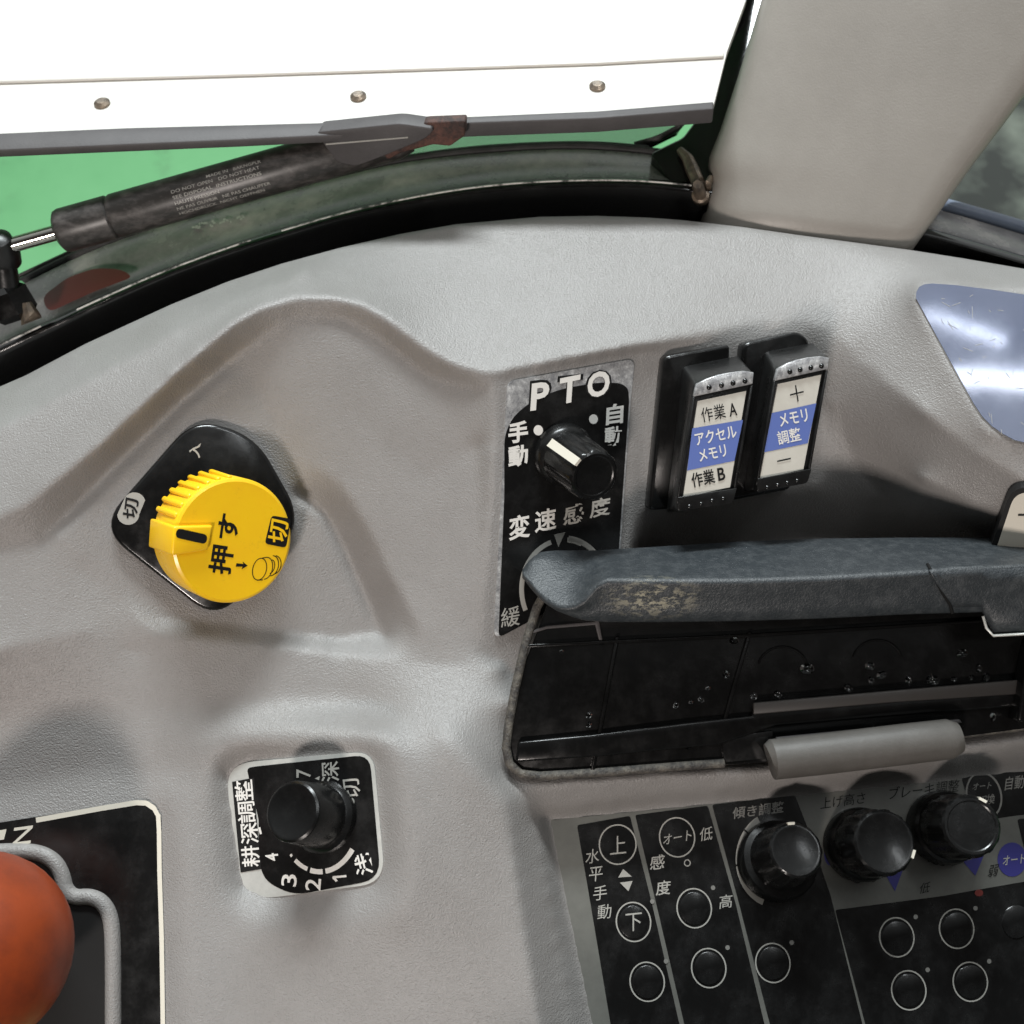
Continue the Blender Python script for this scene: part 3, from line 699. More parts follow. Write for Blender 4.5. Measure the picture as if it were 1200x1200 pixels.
ik.text('浅', (427, 1012), (-4, -25), (-20, 3), PD, .8, .015)
ik.ring((376, 957), 47, 64, 6, PD, -82, -36, .8); ik.ring((376, 957), 47, 64, 6, PD, -104, -86, .8); ik.ring((376, 957), 47, 64, 5, PD, -128, -108, .8)
ik.ring((376, 957), 47, 64, 3, PD, -137, -134, .8); ik.line((305, 969), (307, 977), 2.5, PD, .8)
ik.build('lettering', M['white_print'], dl)
ik = Ink(); ik.text('7', (357, 906), (0, -10), (-17, 0), PD, .8, .01); ik.text('深', (388, 904), (-1, -24), (-21, 2), PD, .8, .01); ik.text('切', (413, 924), (-3, -24), (-20, 3), PD, .8, .01)
ik.poly([(370, 912), (376, 909), (375, 914)], PD, .8); ik.dot((413, 939), 3.5, 4.5, PD, .8)
ik.build('worn_lettering', M['grey_print'], dl)
knob('depth_knob', (380, 957), (342, 951), PD.h(380, 957), 20, 42, 35.5, 'smooth black flat topped knob on the depth label')

# ------------------------------------------------------------------ shift plate and lever
sp = prism('shift_plate', rpoly([(-110, 981), (166, 938), (189, 950), (194, 1260), (-110, 1260)], [2, 14, 20, 2, 2], 8), PS, 0, .5, M['black_print'], console, 'black gear shift plate with a white outline in the lower left corner')
L_ = [(43, 961), (120, 947), (160, 940.5), (172, 941), (181, 947), (186, 956), (187, 975), (187.5, 1020), (190, 1100), (192, 1240)]
ik = Ink()
for a, b in zip(L_, L_[1:]): ik.line(a, b, 6 if b[1] < 950 else 5.2, PS, .65)
for q in L_[1:-1]: ik.dot(q, 2.8, 2.8, PS, .66)
ik.text('N', (27, 979), (3, -21), (-22, 3), PS, .65, .008); ik.text('1', (-3, 979), (3, -12), (-20, 3), PS, .65, .008)
ik.build('lettering', M['cream_print'], sp)
rimp = [(-60, 1000), (-20, 999), (20, 997), (48, 999), (66, 1010), (74, 1026), (77, 1042), (88, 1052), (105, 1050), (120, 1056), (130, 1072), (133, 1100), (133, 1200)]
for _ in range(3):
    q_ = [rimp[0]]
    for (xa, ya), (xb, yb) in zip(rimp, rimp[1:]): q_ += [(xa * .75 + xb * .25, ya * .75 + yb * .25), (xa * .25 + xb * .75, ya * .25 + yb * .75)]
    rimp = q_ + [rimp[-1]]
tube('slot_rim', [PS.at(x, y, .2) for x, y in rimp], [2.7] * len(rimp), M['console'], sp, 12)
Ink().poly([(-60, 1002)] + rimp[1:] + [(-60, 1200)], PS, .7).build('lever_slot', M['dark_print'], sp)
C = P(-38, 1114, 40)
Lv = PS.at(30, 1120, -5)
lev = tube('shift_lever', [Lv, Lv.lerp(C, .5), C], 6, M['chrome'], console, 16, label='steel shift lever rising out of the plate slot')
dv = (C - Lv).normalized()
V = []; Fc = []; nu, nv = 40, 24
for j in range(nv + 1):
    th = math.pi * j / nv
    for i in range(nu):
        ph = 2 * math.pi * i / nu; rr = 0.0290 * (1 + 0.04 * math.cos(3 * th))
        e1_ = dv.orthogonal().normalized(); e2_ = dv.cross(e1_)
        V.append(C + dv * (math.cos(th) * rr * 1.02) + (e1_ * math.cos(ph) + e2_ * math.sin(ph)) * math.sin(th) * rr)
for j in range(nv):
    for i in range(nu):
        i2 = (i + 1) % nu; Fc.append((j * nu + i, (j + 1) * nu + i, (j + 1) * nu + i2, j * nu + i2))
obj('lever_grip', V, Fc, M['orange'], lev, smooth=True, label='rounded worn orange grip of the shift lever')

# ------------------------------------------------------------------ lower switch panel
pn = prism('switch_panel', rpoly([(644, 961), (1330, 893), (1330, 1260), (706, 1260)], [4, 2, 2, 2], 3), PL, 0, .5, M['panel_film'], console, 'wide grey film panel of switches along the lower right')
def area_print(pts, m, off, r=3): return Ink().poly(rpoly(pts, r, 4), PL, off).build('print_area', m, pn)
area_print([(676, 967), (738, 956), (764, 1060), (805, 1240), (722, 1240), (692, 1060)], M['black_print'], .6)
area_print([(744, 955), (829, 944), (862, 1060), (905, 1240), (811, 1240), (769, 1060)], M['black_print'], .6)
area_print([(834, 943), (931, 932), (944, 965), (973, 1050), (1020, 1240), (912, 1240), (866, 1060)], M['black_print'], .6)
area_print([(1126, 911), (1330, 885), (1330, 945), (1195, 955), (1139, 963)], M['black_print'], .6)
area_print([(978, 1066), (1102, 1050), (1250, 1024), (1330, 1014), (1330, 1240), (1024, 1240)], M['black_print'], .6)
area_print([(1191, 960), (1330, 944), (1330, 1005), (1206, 1022)], M['black_print'], .6)
ik = Ink()
ik.text('上', (724, 990), (19, -2), (0, -21), PL, .75, 0); ik.ring((723.5, 989.5), 21.5, 23, 1.6, PL, off=.75)
ik.text('水', (694, 1003), (16, -2), (1, -17), PL, .75, 0); ik.text('平', (698, 1024), (16, -2), (1, -17), PL, .75, 0); ik.text('手', (703, 1046), (16, -2), (1, -17), PL, .75, 0); ik.text('動', (708, 1068), (16, -2), (1, -17), PL, .75, 0)
ik.text('オート', (793.5, 981), (33, -6), (1, -12), PL, .75, .005); ik.ring((793, 981), 20.5, 23, 1.6, PL, off=.75, rot=-10)
ik.text('低', (827, 977), (15, -2), (1, -16), PL, .75, .005); ik.text('感', (770, 1010), (17, -2), (1, -17), PL, .75, .01); ik.text('度', (777, 1040), (17, -2), (1, -17), PL, .75, .01)
ik.ring((805, 1011), 3.4, 3.6, 1.2, PL, off=.75); ik.ring((813, 1064), 20, 23, 1.6, PL, off=.75, rot=-10)
ik.text('高', (850, 1056), (15, -2), (1, -16), PL, .75, .005)
ik.ring((742, 1080), 20, 23, 1.6, PL, off=.75, rot=-10); ik.text('下', (742, 1080), (19, -2), (0, -21), PL, 1.1, 0)
ik.poly([(724, 1028), (740, 1027), (730, 1018)], PL, .75); ik.poly([(726, 1034), (741, 1032), (736, 1044)], PL, .75)
ik.build('lettering', M['grey_print'], pn)
ik = Ink(); ik.text('傾き調整', (888, 949), (60, -8), (1, -14), PL, .75, .012)
ik.ring((1152, 932), 20, 27, 2.2, PL, off=.75, rot=-14); ik.text('オート', (1150, 921), (22, -2), (2, -8), PL, .75, .01); ik.text('切換', (1155, 937), (20, -3), (2, -12), PL, .75, .005)
ik.text('自動', (1188, 917), (22, -3), (2, -16), PL, .75, .005)
ik.build('worn_lettering', M['dim_print'], pn)
Ink().ring((909, 1007), 42, 51, 11, PL, 118, 250, .75).build('dial_arc', M['grey_print'], pn)
ik = Ink()
for a_ in (142, 187): ik.line((909 + 36 * math.cos(R(a_)), 1007 - 44 * math.sin(R(a_))), (909 + 49 * math.cos(R(a_)), 1007 - 58 * math.sin(R(a_))), 2, PL, .85)
ik.text('上げ高さ', (987, 938), (52, -7), (1, -14), PL, .75, .0); ik.text('ブレーキ調整', (1082, 925), (82, -10), (2, -15), PL, .75, .0)
ik.text('低', (1083, 1040), (12, -2), (3, -13), PL, .75, .0); ik.text('弱', (1163, 1020), (11, -2), (3, -14), PL, .75, .0)
ik.build('dark_lettering', M['dark_print'], pn)
for t3 in ([(1034, 1020), (1060, 1012), (1048, 1044)], [(1128, 1010), (1152, 1002), (1142, 1026)]): Ink().poly(t3, PL, .7).build('blue_triangle', M['navy_print'], pn)
Ink().dot((1185, 1007), 17, 20, PL, .7).build('blue_disc', M['navy_print'], pn); Ink().dot((972, 1000), 7, 14, PL, .7).build('blue_disc', M['navy_print'], pn)
Ink().text('オート', (1187, 1007), (26, -3), (1, -11), PL, .85, .008).build('lettering', M['grey_print'], pn)
ik = Ink(); ik.dot((1146, 1046), 5, 4, PL, .8); ik.build('red_mark', M['red'], pn)
for kx, ky in ((742, 1080), (813, 1064), (758, 1150), (830, 1134), (905, 1128), (1050, 1098), (1120, 1088), (1190, 1080), (1064, 1160), (1136, 1150)):
    prism('key_pad', [(kx + 17 * math.cos(a * math.pi / 12), ky + 19.5 * math.sin(a * math.pi / 12)) for a in range(24)], PL, .5, 1.0, M['black_print'], pn, bw=.3)
    if ky > 1085: Ink().ring((kx, ky), 20, 23, 1.6, PL, off=.75, rot=-10).build('key_ring', M['grey_print'], pn)
    Ink().dot((kx + 22, ky - 24), 2.6, 2.8, PL, .8).build('indicator_lamp', M['dim_print'], pn)
KN = []
for b_, t_, rb_, rt_, h1_, lab_, pa in (((908, 1010), (933, 996), 46, 32, 6, 'glossy black dial knob with a white tick, left of the three lower dials', 96),
                                ((1005, 990), (1037, 987), 42, 37, 6, 'black dial knob in the middle of the three lower dials', -22),
                                ((1102, 970), (1139, 968), 42, 35, 7, 'black flat topped dial knob at the right of the three lower dials', 62)):
    k, A_, B_, rB_, rT_ = knob('tilt_knob' if pa == 96 else ('lift_knob' if pa == -22 else 'brake_knob'), b_, t_, PL.h(*b_), h1_, rb_, rt_, lab_, flutes=14, skirt=.3, seg=84)
    pointer_bar(k, A_, B_, rT_ + .3, rT_ - .2, pa, 8, 0.72, 1.02, M['cream_print'], over=.3)
    KN.append((A_, B_, rB_, rT_, {96: 'left', -22: 'middle', 62: 'right'}[pa] + ' lower black dial'))

# ------------------------------------------------------------------ open lid with grip
PP = Plane((640, 740, -1), (1200, 720, -9), (620, 900, 1))
lidpts = rpoly([(655, 674), (1330, 668), (1330, 838), (905, 893), (612, 912), (588, 888), (600, 815)], [10, 2, 2, 6, 26, 16, 4], 6)
lid = prism('storage_lid', lidpts, PP, -3, 0, M['lid'], console, 'open dark glossy lid hinged above the lower switch panel, wet with droplets', bw=.5)
rp = [(641, 690), (629, 712), (615, 757), (604, 805), (596, 850), (593, 876), (597, 895), (610, 906), (632, 909), (700, 905), (790, 898), (848, 894)]
tube('lid_rim', [PP.at(x, y, .6) for x, y in rp], [1.5] * len(rp), M['rim'], lid, 12, label='scuffed pale grey rim of the lid')
tube('lid_rim', [PP.at(x, y, -1) for x, y in [(848, 894), (905, 889), (1010, 876), (1130, 862), (1330, 838)]], 1.0, M['rim'], lid, 10)
for a, b, wd, o1 in (((723, 745), (694, 902), 5, 1.6), ((878, 740), (840, 872), 5, 1.6)):
    prism('rib', [(a[0] - wd / 2, a[1]), (a[0] + wd / 2, a[1]), (b[0] + wd / 2, b[1]), (b[0] - wd / 2, b[1])], PP, 0, o1, M['lid'], lid, bw=.4)
prism('rib', [(612, 755), (705, 750), (880, 742), (1148, 726), (1148, 729), (880, 746), (705, 754), (612, 759)], PP, 0, 1.8, M['lid'], lid, bw=.3)
prism('rib', [(700, 718), (706, 752), (702, 752), (697, 732), (640, 737), (618, 744), (620, 740), (640, 733), (696, 728)], PP, 0, 1.4, M['bar'], lid, bw=.3)
prism('step', [(607, 868), (690, 860), (800, 846), (880, 838), (880, 832), (1183, 808), (1330, 796), (1330, 820), (1200, 826), (908, 850), (840, 872), (694, 886), (604, 892)], PP, 0, 2.4, M['lid'], lid, bw=.8)
prism('step', [(880, 822), (1040, 808), (1192, 795), (1192, 812), (1040, 822), (880, 836)], PP, 2.2, 3.4, M['ledge'], lid, bw=.5)
prism('support_bracket', [(1196, 752), (1222, 740), (1215, 800), (1192, 842), (1180, 842), (1186, 800)], PP, 0, 8, M['lid'], lid, bw=.8)
for c_ in ((917, 784), (1028, 776)):
    Rg = []
    for i in range(30):
        a_ = R(15 + i * 150 / 29); Rg.append(PP.at(c_[0] + 29 * math.cos(a_), c_[1] - 26 * math.sin(a_), .0))
    tube('embossed_ring', Rg, .45, M['lid'], lid, 8)
prism('dark_recess', [(845, 862), (905, 856), (905, 888), (848, 893)], PP, 0.3, .9, M['black_gloss'], lid, bw=.2)
# hinge barrel
hb = [P(x, y, h) for x, y, h in ((902, 891, 4), (905, 890, 4), (960, 884, 3), (1060, 872, 2), (1112, 866, 1), (1124, 864, 1))]
tube('hinge_barrel', hb, [5.4, 6.6, 6.7, 6.7, 6.6, 5.0], M['hinge'], lid, 24, label='grey hinge barrel below the lid')
prism('hinge_edge', [(905, 862), (1118, 841), (1121, 845), (908, 867)], PP, 3.0, 4.6, M['bar'], lid, bw=.3)

# grip: lofted sections (px top-back, crease, bottom, underside)
sec = [  # x, y_top, h_top, y_crease, h_crease, y_bot, h_bot
 (612, 668, -2, 671, 1, 676, -1), (622, 654, -3, 682, 5, 690, 4), (634, 647, -5, 697, 9, 703, 8), (648, 645, -6, 708, 13, 714, 10), (668, 645, -8, 712, 15, 722, 12), (684, 645, -9, 704, 17, 727, 13), (698, 645, -10, 686, 18, 728, 13),
 (712, 644, -10, 679, 19, 729, 13), (780, 640, -11, 680, 19, 729, 13), (860, 635, -12, 680, 19, 728, 13), (960, 631, -14, 677, 18, 725, 12), (1060, 630, -15, 671, 17, 720, 11), (1200, 630, -17, 662, 15, 716, 9), (1330, 634, -19, 660, 13, 714, 7)]
def interp_sec(x):
    for a, b in zip(sec, sec[1:]):
        if a[0] <= x <= b[0]:
            t = (x - a[0]) / (b[0] - a[0]); return [p + (q - p) * t for p, q in zip(a, b)]
    return list(sec[-1])
xs = [612, 615, 620, 626, 634, 642, 652, 662, 674, 686, 700, 712, 724, 740] + list(range(760, 1331, 20))
V = []; rows = []; fmi = []
NP = 14
for x in xs:
    _, yt_, ht, yc, hc, yb, hb_ = interp_sec(x)
    prof = [(yt_ + 2, ht - 16), (yt_, ht - 2), (yt_ + .8, ht + .6)]
    for t in (.2, .4, .6, .8, .93): prof.append((yt_ + (yc - yt_) * t, ht + (hc - ht) * (t ** .85)))
    prof += [(yc + 1.5, hc + .3), (yc + 6, hc - .1)]
    for t in (.35, .7, .97): prof.append((yc + (yb - yc) * t, hc + (hb_ - hc) * t))
    prof += [(yb, hb_ - 1.6), (yb - 4, hb_ - 9), (yb - 8, -6)]
    NP = len(prof); V += [P(x, y, h) for y, h in prof]
Fc = []
for i in range(len(xs) - 1):
    for k in range(NP - 1):
        a = i * NP + k; Fc.append((a, a + 1, a + NP + 1, a + NP))
        fmi.append(1 if (700 < xs[i] < 775 and 8 <= k <= 11) or (xs[i] < 655 and k >= 9 and False) else 0)
Fc.append(tuple(range(NP - 1, -1, -1))); fmi.append(0)
gm = M['grip']
# blend dusty scuffs in around the worn left corner through a local mask
tcx = N(gm, 'ShaderNodeTexCoord')
grip = obj('lid_grip', V, Fc, None, lid, smooth=True, label='long grained charcoal grip across the top of the lid, scuffed at its left end', mats=[gm])
cc = WLOC[grip.name]; scuff = P(765, 700, 16) - cc
mp = N(gm, 'ShaderNodeVectorMath', operation='SUBTRACT'); mp.inputs[1].default_value = tuple(scuff); LK(gm, tcx.outputs['Object'], mp.inputs[0])
sc = N(gm, 'ShaderNodeVectorMath', operation='MULTIPLY'); sc.inputs[1].default_value = (1 / 0.022, 1 / 0.009, 1 / 0.012); LK(gm, mp.outputs[0], sc.inputs[0])
ln = N(gm, 'ShaderNodeVectorMath', operation='LENGTH'); LK(gm, sc.outputs[0], ln.inputs[0])
nz = noise(gm, 260, 6, 0.75, (1, 2, 2)); sub = N(gm, 'ShaderNodeMath', operation='MULTIPLY_ADD'); sub.inputs[1].default_value = 1.0; sub.inputs[2].default_value = 0.0
rr_ = ramp(gm, ln.outputs['Value'], [(0.2, g(1)), (1.3 / 1.6, g(0))]); rn = ramp(gm, nz.outputs['Fac'], [(0.50, g(0)), (0.56, g(1))])
mu = N(gm, 'ShaderNodeMath', operation='MULTIPLY'); LK(gm, rr_.outputs[0], mu.inputs[0]); LK(gm, rn.outputs[0], mu.inputs[1])
bc = gm.node_tree.nodes['Principled BSDF'].inputs['Base Color']; prev_c = bc.links[0].from_socket
mxg = N(gm, 'ShaderNodeMix', data_type='RGBA'); LK(gm, mu.outputs[0], mxg.inputs['Factor']); LK(gm, prev_c, mxg.inputs[6]); mxg.inputs[7].default_value = (0.30, 0.28, 0.21, 1); LK(gm, mxg.outputs[2], bc)

# latch at the right of the grip
def gpt(x, f, o_):
    _, yt_, ht, yc, hc, yb, hb_ = interp_sec(x)
    if f < 1: y, h = yt_ + (yc - yt_) * f, ht + (hc - ht) * (f ** .85 if f > 0 else 0)
    else: y, h = yc + (yb - yc) * (f - 1), hc + (hb_ - hc) * (f - 1)
    return P(x, y, h + o_)
V = []; Fc = []
cols = [1090, 1094, 1100, 1108, 1116, 1150, 1160, 1166, 1200, 1260, 1330]
for ci, x in enumerate(cols):
    f0 = 0.80; f1 = 1.06 + 0.9 * min(1, max(0, (x - 1090) / 26)) ** .8
    if x > 1150: f1 = 1.96 + 0.52 * min(1, (x - 1150) / 14)
    for k in range(7):
        f = f0 + (f1 - f0) * k / 6; V.append(gpt(x, f, 1.3 if 0 < k < 6 else -1.0) if f <= 2 else P(x, 716 + (f - 2) * 60, 10.5 - (2.5 if k == 6 else 0)))
for i in range(len(cols) - 1):
    for k in range(6):
        a = i * 7 + k; Fc.append((a, a + 1, a + 8, a + 7))
lt = obj('latch', V, Fc, gm, lid, smooth=True, label='separate latch plate set into the right of the grip')
sm = lt.modifiers.new('solid', 'SOLIDIFY'); sm.thickness = 0.0015; sm.offset = -1
tube('latch_gap', [gpt(1087, .8, .35), gpt(1090, .95, .45), gpt(1096, 1.2, .4), gpt(1104, 1.5, .4), gpt(1113, 1.8, .4), gpt(1116, 2.0, .2)], .55, M['dark_print'], lt, 8)
tube('latch_edge', [P(x, y, 9.5) for x, y in ((1152, 722), (1156, 736), (1164, 745), (1200, 743), (1330, 736))], .45, M['bright_foil'], lt, 8)

# water droplets on the lid
def droplet(px, py, r, st=1.0, at=None, where=None):
    p, n = at or (PP.at(px, py, 0.02), PP.n); e1_ = n.orthogonal().normalized(); e2_ = n.cross(e1_)
    V = []; Fc = []; nu, nv = 14, 6
    ph0 = random.random() * 6
    for j in range(nv):
        t = j / nv * math.pi / 2
        for i in range(nu):
            a_ = 2 * math.pi * i / nu; rr = r * math.cos(t) * (1 + .18 * math.cos(2 * a_ + ph0))
            V.append(p + (e1_ * math.cos(a_) * st + e2_ * math.sin(a_)) * rr / 1000 + n * (math.sin(t) * r * .62 / 1000))
    V.append(p + n * (r * .62 / 1000))
    for j in range(nv - 1):
        for i in range(nu):
            i2 = (i + 1) % nu; Fc.append((j * nu + i, j * nu + i2, (j + 1) * nu + i2, (j + 1) * nu + i))
    for i in range(nu): Fc.append(((nv - 1) * nu + i, (nv - 1) * nu + (i + 1) % nu, len(V) - 1))
    Fc.append(tuple(range(nu - 1, -1, -1)))
    o = obj('water_droplet', V, Fc, M['water'], None, smooth=True)
    if not where:
        big = 'larger' if r > 1.25 else 'tiny'
        where = ('left of the first lid rib' if px < 712 else 'between the two lid ribs' if px < 862 else 'on the upper lid face right of the second rib' if py < 786 else 'on the lower lid ledge right of the second rib')
        where = big + ' clear water droplet ' + where
    o['label'] = where; o['category'] = 'droplet'; o['group'] = 'water droplets, ' + where
D6 = [(219, 745, 1.8), (465, 735, 1.3), (510, 770, 1.3), (470, 790, 1.0), (380, 820, 1.2), (615, 790, 1.1), (710, 790, 1.7), (790, 787, .9), (890, 743, 1.1), (918, 780, 1.2), (620, 850, 1.9), (770, 858, 1.3), (515, 900, 1.2), (945, 935, 1.1), (825, 685, 1.4), (105, 845, 1.1), (10, 855, .9), (860, 780, .8), (500, 885, .8), (645, 870, .9)]
D5 = [(1050, 490, 1.3), (1015, 640, 1.2), (1140, 735, 1.1), (905, 750, .9), (795, 775, 1.0), (413, 818, 1.0), (412, 860, .9), (848, 958, .9), (470, 500, .8), (292, 538, .6), (935, 700, .7), (860, 762, .6)]
for x, y, r_ in D6: droplet(880 + x / 3.333, 560 + y / 3.333, r_ * 1.15)
for x, y, r_ in D5: droplet(580 + x / 3.75, 620 + y / 3.75, r_ * 1.05)

for (A_, B_, rb_, rt_, nm_) in KN:
    n_ = (B_ - A_).normalized()
    for i in range(7):
        t = random.choice((.08, .14, .5, .7)); a_ = random.uniform(215, 300) if t < .4 else random.uniform(235, 290)
        rr_k = (rb_ - .1) if t < .4 else (rt_ + .25)
        q = kpt(A_, B_, a_, t, rr_k); nn_ = (q - kpt(A_, B_, a_, t, 0)).normalized()
        droplet(0, 0, random.uniform(.6, 1.2), at=(q, nn_), where='small glinting water droplet on the side of the ' + nm_)

# ------------------------------------------------------------------ door frame behind the console
FO = -34
xsf = list(range(-120, 1331, 24))
Lc = [(-120, 530), (0, 462), (30, 448), (200, 365), (400, 298), (533, 272), (633, 262), (700, 262), (800, 268), (1067, 305), (1200, 330), (1330, 362)]
Ec = [(-120, 462), (0, 404), (60, 376), (144, 338), (187, 319), (283, 284), (400, 249), (480, 231), (560, 218), (633, 212), (720, 210), (780, 213), (900, 228), (1090, 270), (1200, 302), (1330, 345)]
Gc = [(-120, 400), (0, 347), (27, 333), (80, 306), (143, 279), (280, 238), (400, 207), (450, 194), (533, 182), (633, 175), (700, 175), (753, 180), (900, 198), (1110, 248), (1200, 275), (1330, 318)]
Tc = [(-120, 386), (0, 334), (27, 321), (80, 296), (143, 268), (280, 230), (400, 200), (457, 186), (550, 173), (633, 168), (700, 167), (753, 172), (900, 188), (1110, 236), (1200, 262), (1330, 305)]
f_ = lambda T, x: float(np.interp(x, [p[0] for p in T], [p[1] for p in T]))
def sm(T, x): return sum(f_(T, x + d_) for d_ in (-30, -15, 0, 15, 30)) / 5
frame = thing('door_frame', P(500, 300, -70), 'curved glossy black enamelled door frame running behind the console', 'door frame')
V = []; Fc = []; fm = []
prof_n = 0
for x in xsf:
    l, e, g_ = sm(Lc, x), sm(Ec, x), sm(Gc, x)
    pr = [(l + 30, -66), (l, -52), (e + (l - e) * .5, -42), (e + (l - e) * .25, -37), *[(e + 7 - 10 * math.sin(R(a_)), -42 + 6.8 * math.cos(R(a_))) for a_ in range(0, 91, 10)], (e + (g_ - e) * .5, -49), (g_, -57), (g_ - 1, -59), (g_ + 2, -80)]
    pr = [(a_, b_ + FO) for a_, b_ in pr]
    prof_n = len(pr); V += [P(x, y, h) for y, h in pr]
for i in range(len(xsf) - 1):
    for k in range(prof_n - 1):
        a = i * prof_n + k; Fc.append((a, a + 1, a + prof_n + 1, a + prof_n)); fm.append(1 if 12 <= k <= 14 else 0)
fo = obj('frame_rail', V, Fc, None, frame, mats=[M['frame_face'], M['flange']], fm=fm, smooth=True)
tube('rubber_seal', [P(x, sm(Gc, x) - 4, -59 + FO) for x in range(-120, 800, 20)], 1.6, M['rubber'], frame, 10)
tube('edge_trim', [P(x, sm(Tc, x), -62 + FO) for x in range(-120, 770, 20)], .8, M['bar'], frame, 8)
tube('tubular_rail', [P(x, sm(Tc, x) + 6, -60 + FO) for x in range(1060, 1331, 15)], 3.2, mat('blue_grey_tube', lin(120, 130, 148), .3), frame, 14)
tube('tubular_rail', [P(x, f_([(744, 170), (770, 163), (793, 151), (820, 120), (850, 60), (870, 0), (880, -80)], x), -66 + FO) for x in (744, 755, 765, 775, 785, 793, 800, 808, 820, 835, 850, 860, 870, 880)], 1.4, M['bar'], frame, 10)
# pale broken line painted in as the highlight on the frame's edge
wm = worn('edge_highlight_paint', (0.02, 0.02, 0.02), (0.75, 0.74, 0.7), 130, 0.40, 0.5, 0.3, 0.0, 0.0001)
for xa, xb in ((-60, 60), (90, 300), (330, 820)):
    tube('painted_edge_highlight', [P(x, sm(Ec, x) + .5, -34.9 + FO) for x in np.arange(xa, xb, 12.0)], .34, wm, frame, 6)
# corner post with worn edge
PK = Plane((760, 180, -80), (850, 150, -84), (820, 262, -68))
prism('corner_post', rpoly([(762, 178), (800, 160), (830, 120), (862, 20), (880, -80), (960, -80), (950, 150), (860, 262), (834, 268), (826, 235), (786, 214)], 6, 4), PK, -14, 0, M['frame_face'], frame, bw=2)
lathe('worn_bolt', P(822, 232, -72), P(817, 216, -58), [(0, 3.4), (.25, 3.4), (.28, 2.4), (.9, 2.2), (1, 1.6)], M['steel'], frame, 20)
tube('weld_seam', [P(x, y, h) for x, y, h in ((797, 176, -78), (806, 186, -74), (812, 200, -71), (818, 214, -67), (829, 218, -67), (833, 208, -70))], [1.5, 2.3, 2.7, 2.6, 2.1, 1.2], M['steel'], frame, 10)
# dabs of paint marks on the flange
PG = Plane((187, 318, -38 + FO), (400, 248, -38 + FO), (280, 240, -57 + FO))
ik = Ink()
for i in range(26):
    x = 222 + random.random() * 14 if i < 5 else (232 + random.random() * 10 if i < 9 else 245 + random.random() * 40)
    y = 268 - (x - 222) * .17 + random.uniform(-3, 3); wd = random.uniform(1, 3.2)
    ik.poly([(x, y), (x + wd, y - 1), (x + wd + 1, y + 1.3), (x + .6, y + 2)], PG, .9)
ik.build('paint_marks', M['white_print'], frame)
Ink().poly(rpoly([(50, 350), (80, 327), (112, 316), (142, 317), (158, 326), (110, 344), (58, 368)], 10, 4), Plane((0, 402, -37.5 + FO), (144, 337, -37.5 + FO), (80, 308, -57 + FO)), .8).build('painted_red_reflection', M['red'], frame)  # red reflection in the black frame, laid on as a flat colour patch
# glass panes
PGl = Plane((440, 190, -112), (790, 150, -108), (600, 20, -215))
prism('glass_pane', [(440, 196), (533, 176), (633, 169), (700, 168), (750, 172), (793, 151), (830, 90), (860, 0), (870, -100), (440, -100)], PGl, -3, 0, M['glass'], frame, 'green tinted window pane above the frame')
PG2 = Plane((1110, 236, -112), (1200, 262, -110), (1200, 100, -150))
prism('glass_pane', [(1040, 225), (1110, 240), (1200, 266), (1330, 310), (1330, -100), (1040, -100)], PG2, -3, 0, M['smoked'], frame, 'dark pane with a painted mottled reflection right of the pillar')

# ------------------------------------------------------------------ grey pillar
secs = [(262, 300), (232, 290), (200, 0), (150, 0), (80, 0), (0, 0), (-90, 0)]
def edge(T, y): return float(np.interp(-y, [-p[1] for p in T], [p[0] for p in T]))
LE = [(816, 300), (820, 262), (826, 240), (832, 215), (829, 190), (845, 150), (868, 80), (892, 0), (918, -90)]
RE = [(1060, 306), (1070, 292), (1100, 250), (1135, 200), (1173, 150), (1225, 80), (1285, 0), (1350, -90)]
V = []; ys = [12, 8, 5, 0] ; rowsp = []
tt = np.linspace(0, 1, 34)
for s in tt:
    row = []
    yl = 272 - 362 * s; yr = 304 - 394 * s
    xl, xrr = edge(LE, yl), edge(RE, yr)
    hb0 = -62 + 12 * s + (-6 if s < .012 else 0)
    for u, dh in ((-.0, -30), (0.0, -18), (0.02, -8), (.06, -3.5), (.12, -.5), (.2, 2.5), (.32, 5.0), (.5, 6.5), (.7, 7.0), (.88, 6.8), (.96, 6.2), (.99, 4.5), (1.0, 1.5), (.998, -10), (.99, -30)):
        lip = -2.5 * math.exp(-((s - .035) / .018) ** 2)
        row.append(P(xl + (xrr - xl) * u, yl + (yr - yl) * u, hb0 + dh + lip))
    rowsp.append(len(row)); V += row
n_ = rowsp[0]; Fc = []
for i in range(len(tt) - 1):
    for k in range(n_ - 1):
        a = i * n_ + k; Fc.append((a, a + n_, a + n_ + 1, a + 1))
pil = obj('roof_pillar', V, Fc, M['pillar'], None, smooth=True)
pil['label'] = 'broad smooth grey plastic cab pillar rising behind the console at upper right'; pil['category'] = 'pillar'

# ------------------------------------------------------------------ gas strut
st = thing('gas_strut', P(68, 272, -20), 'black gas strut with printed text and a steel rod, above the frame', 'gas strut')
sa = lambda t: P(68 + (480 - 68) * t, 272 + (156 - 272) * t, -54 + 2 * t)
hr = 25.6 / F * .454 * 1000
A_, B_ = sa(0), sa(1)
lathe('strut_sleeve', sa(0.0), sa(0.155), [(0, hr - 2.2), (.05, hr - .5), (.12, hr), (.97, hr), (1, hr - .5)], M['strut'], st, 40)
cyl = lathe('strut_cylinder', sa(0.155), sa(1.0), [(0, hr - .7), (.012, hr), (.95, hr), (1, hr - 1.5)], M['strut'], st, 40)
tube('piston_rod', [sa(-.22), sa(0.02)], 2.9, M['chrome'], st, 20)
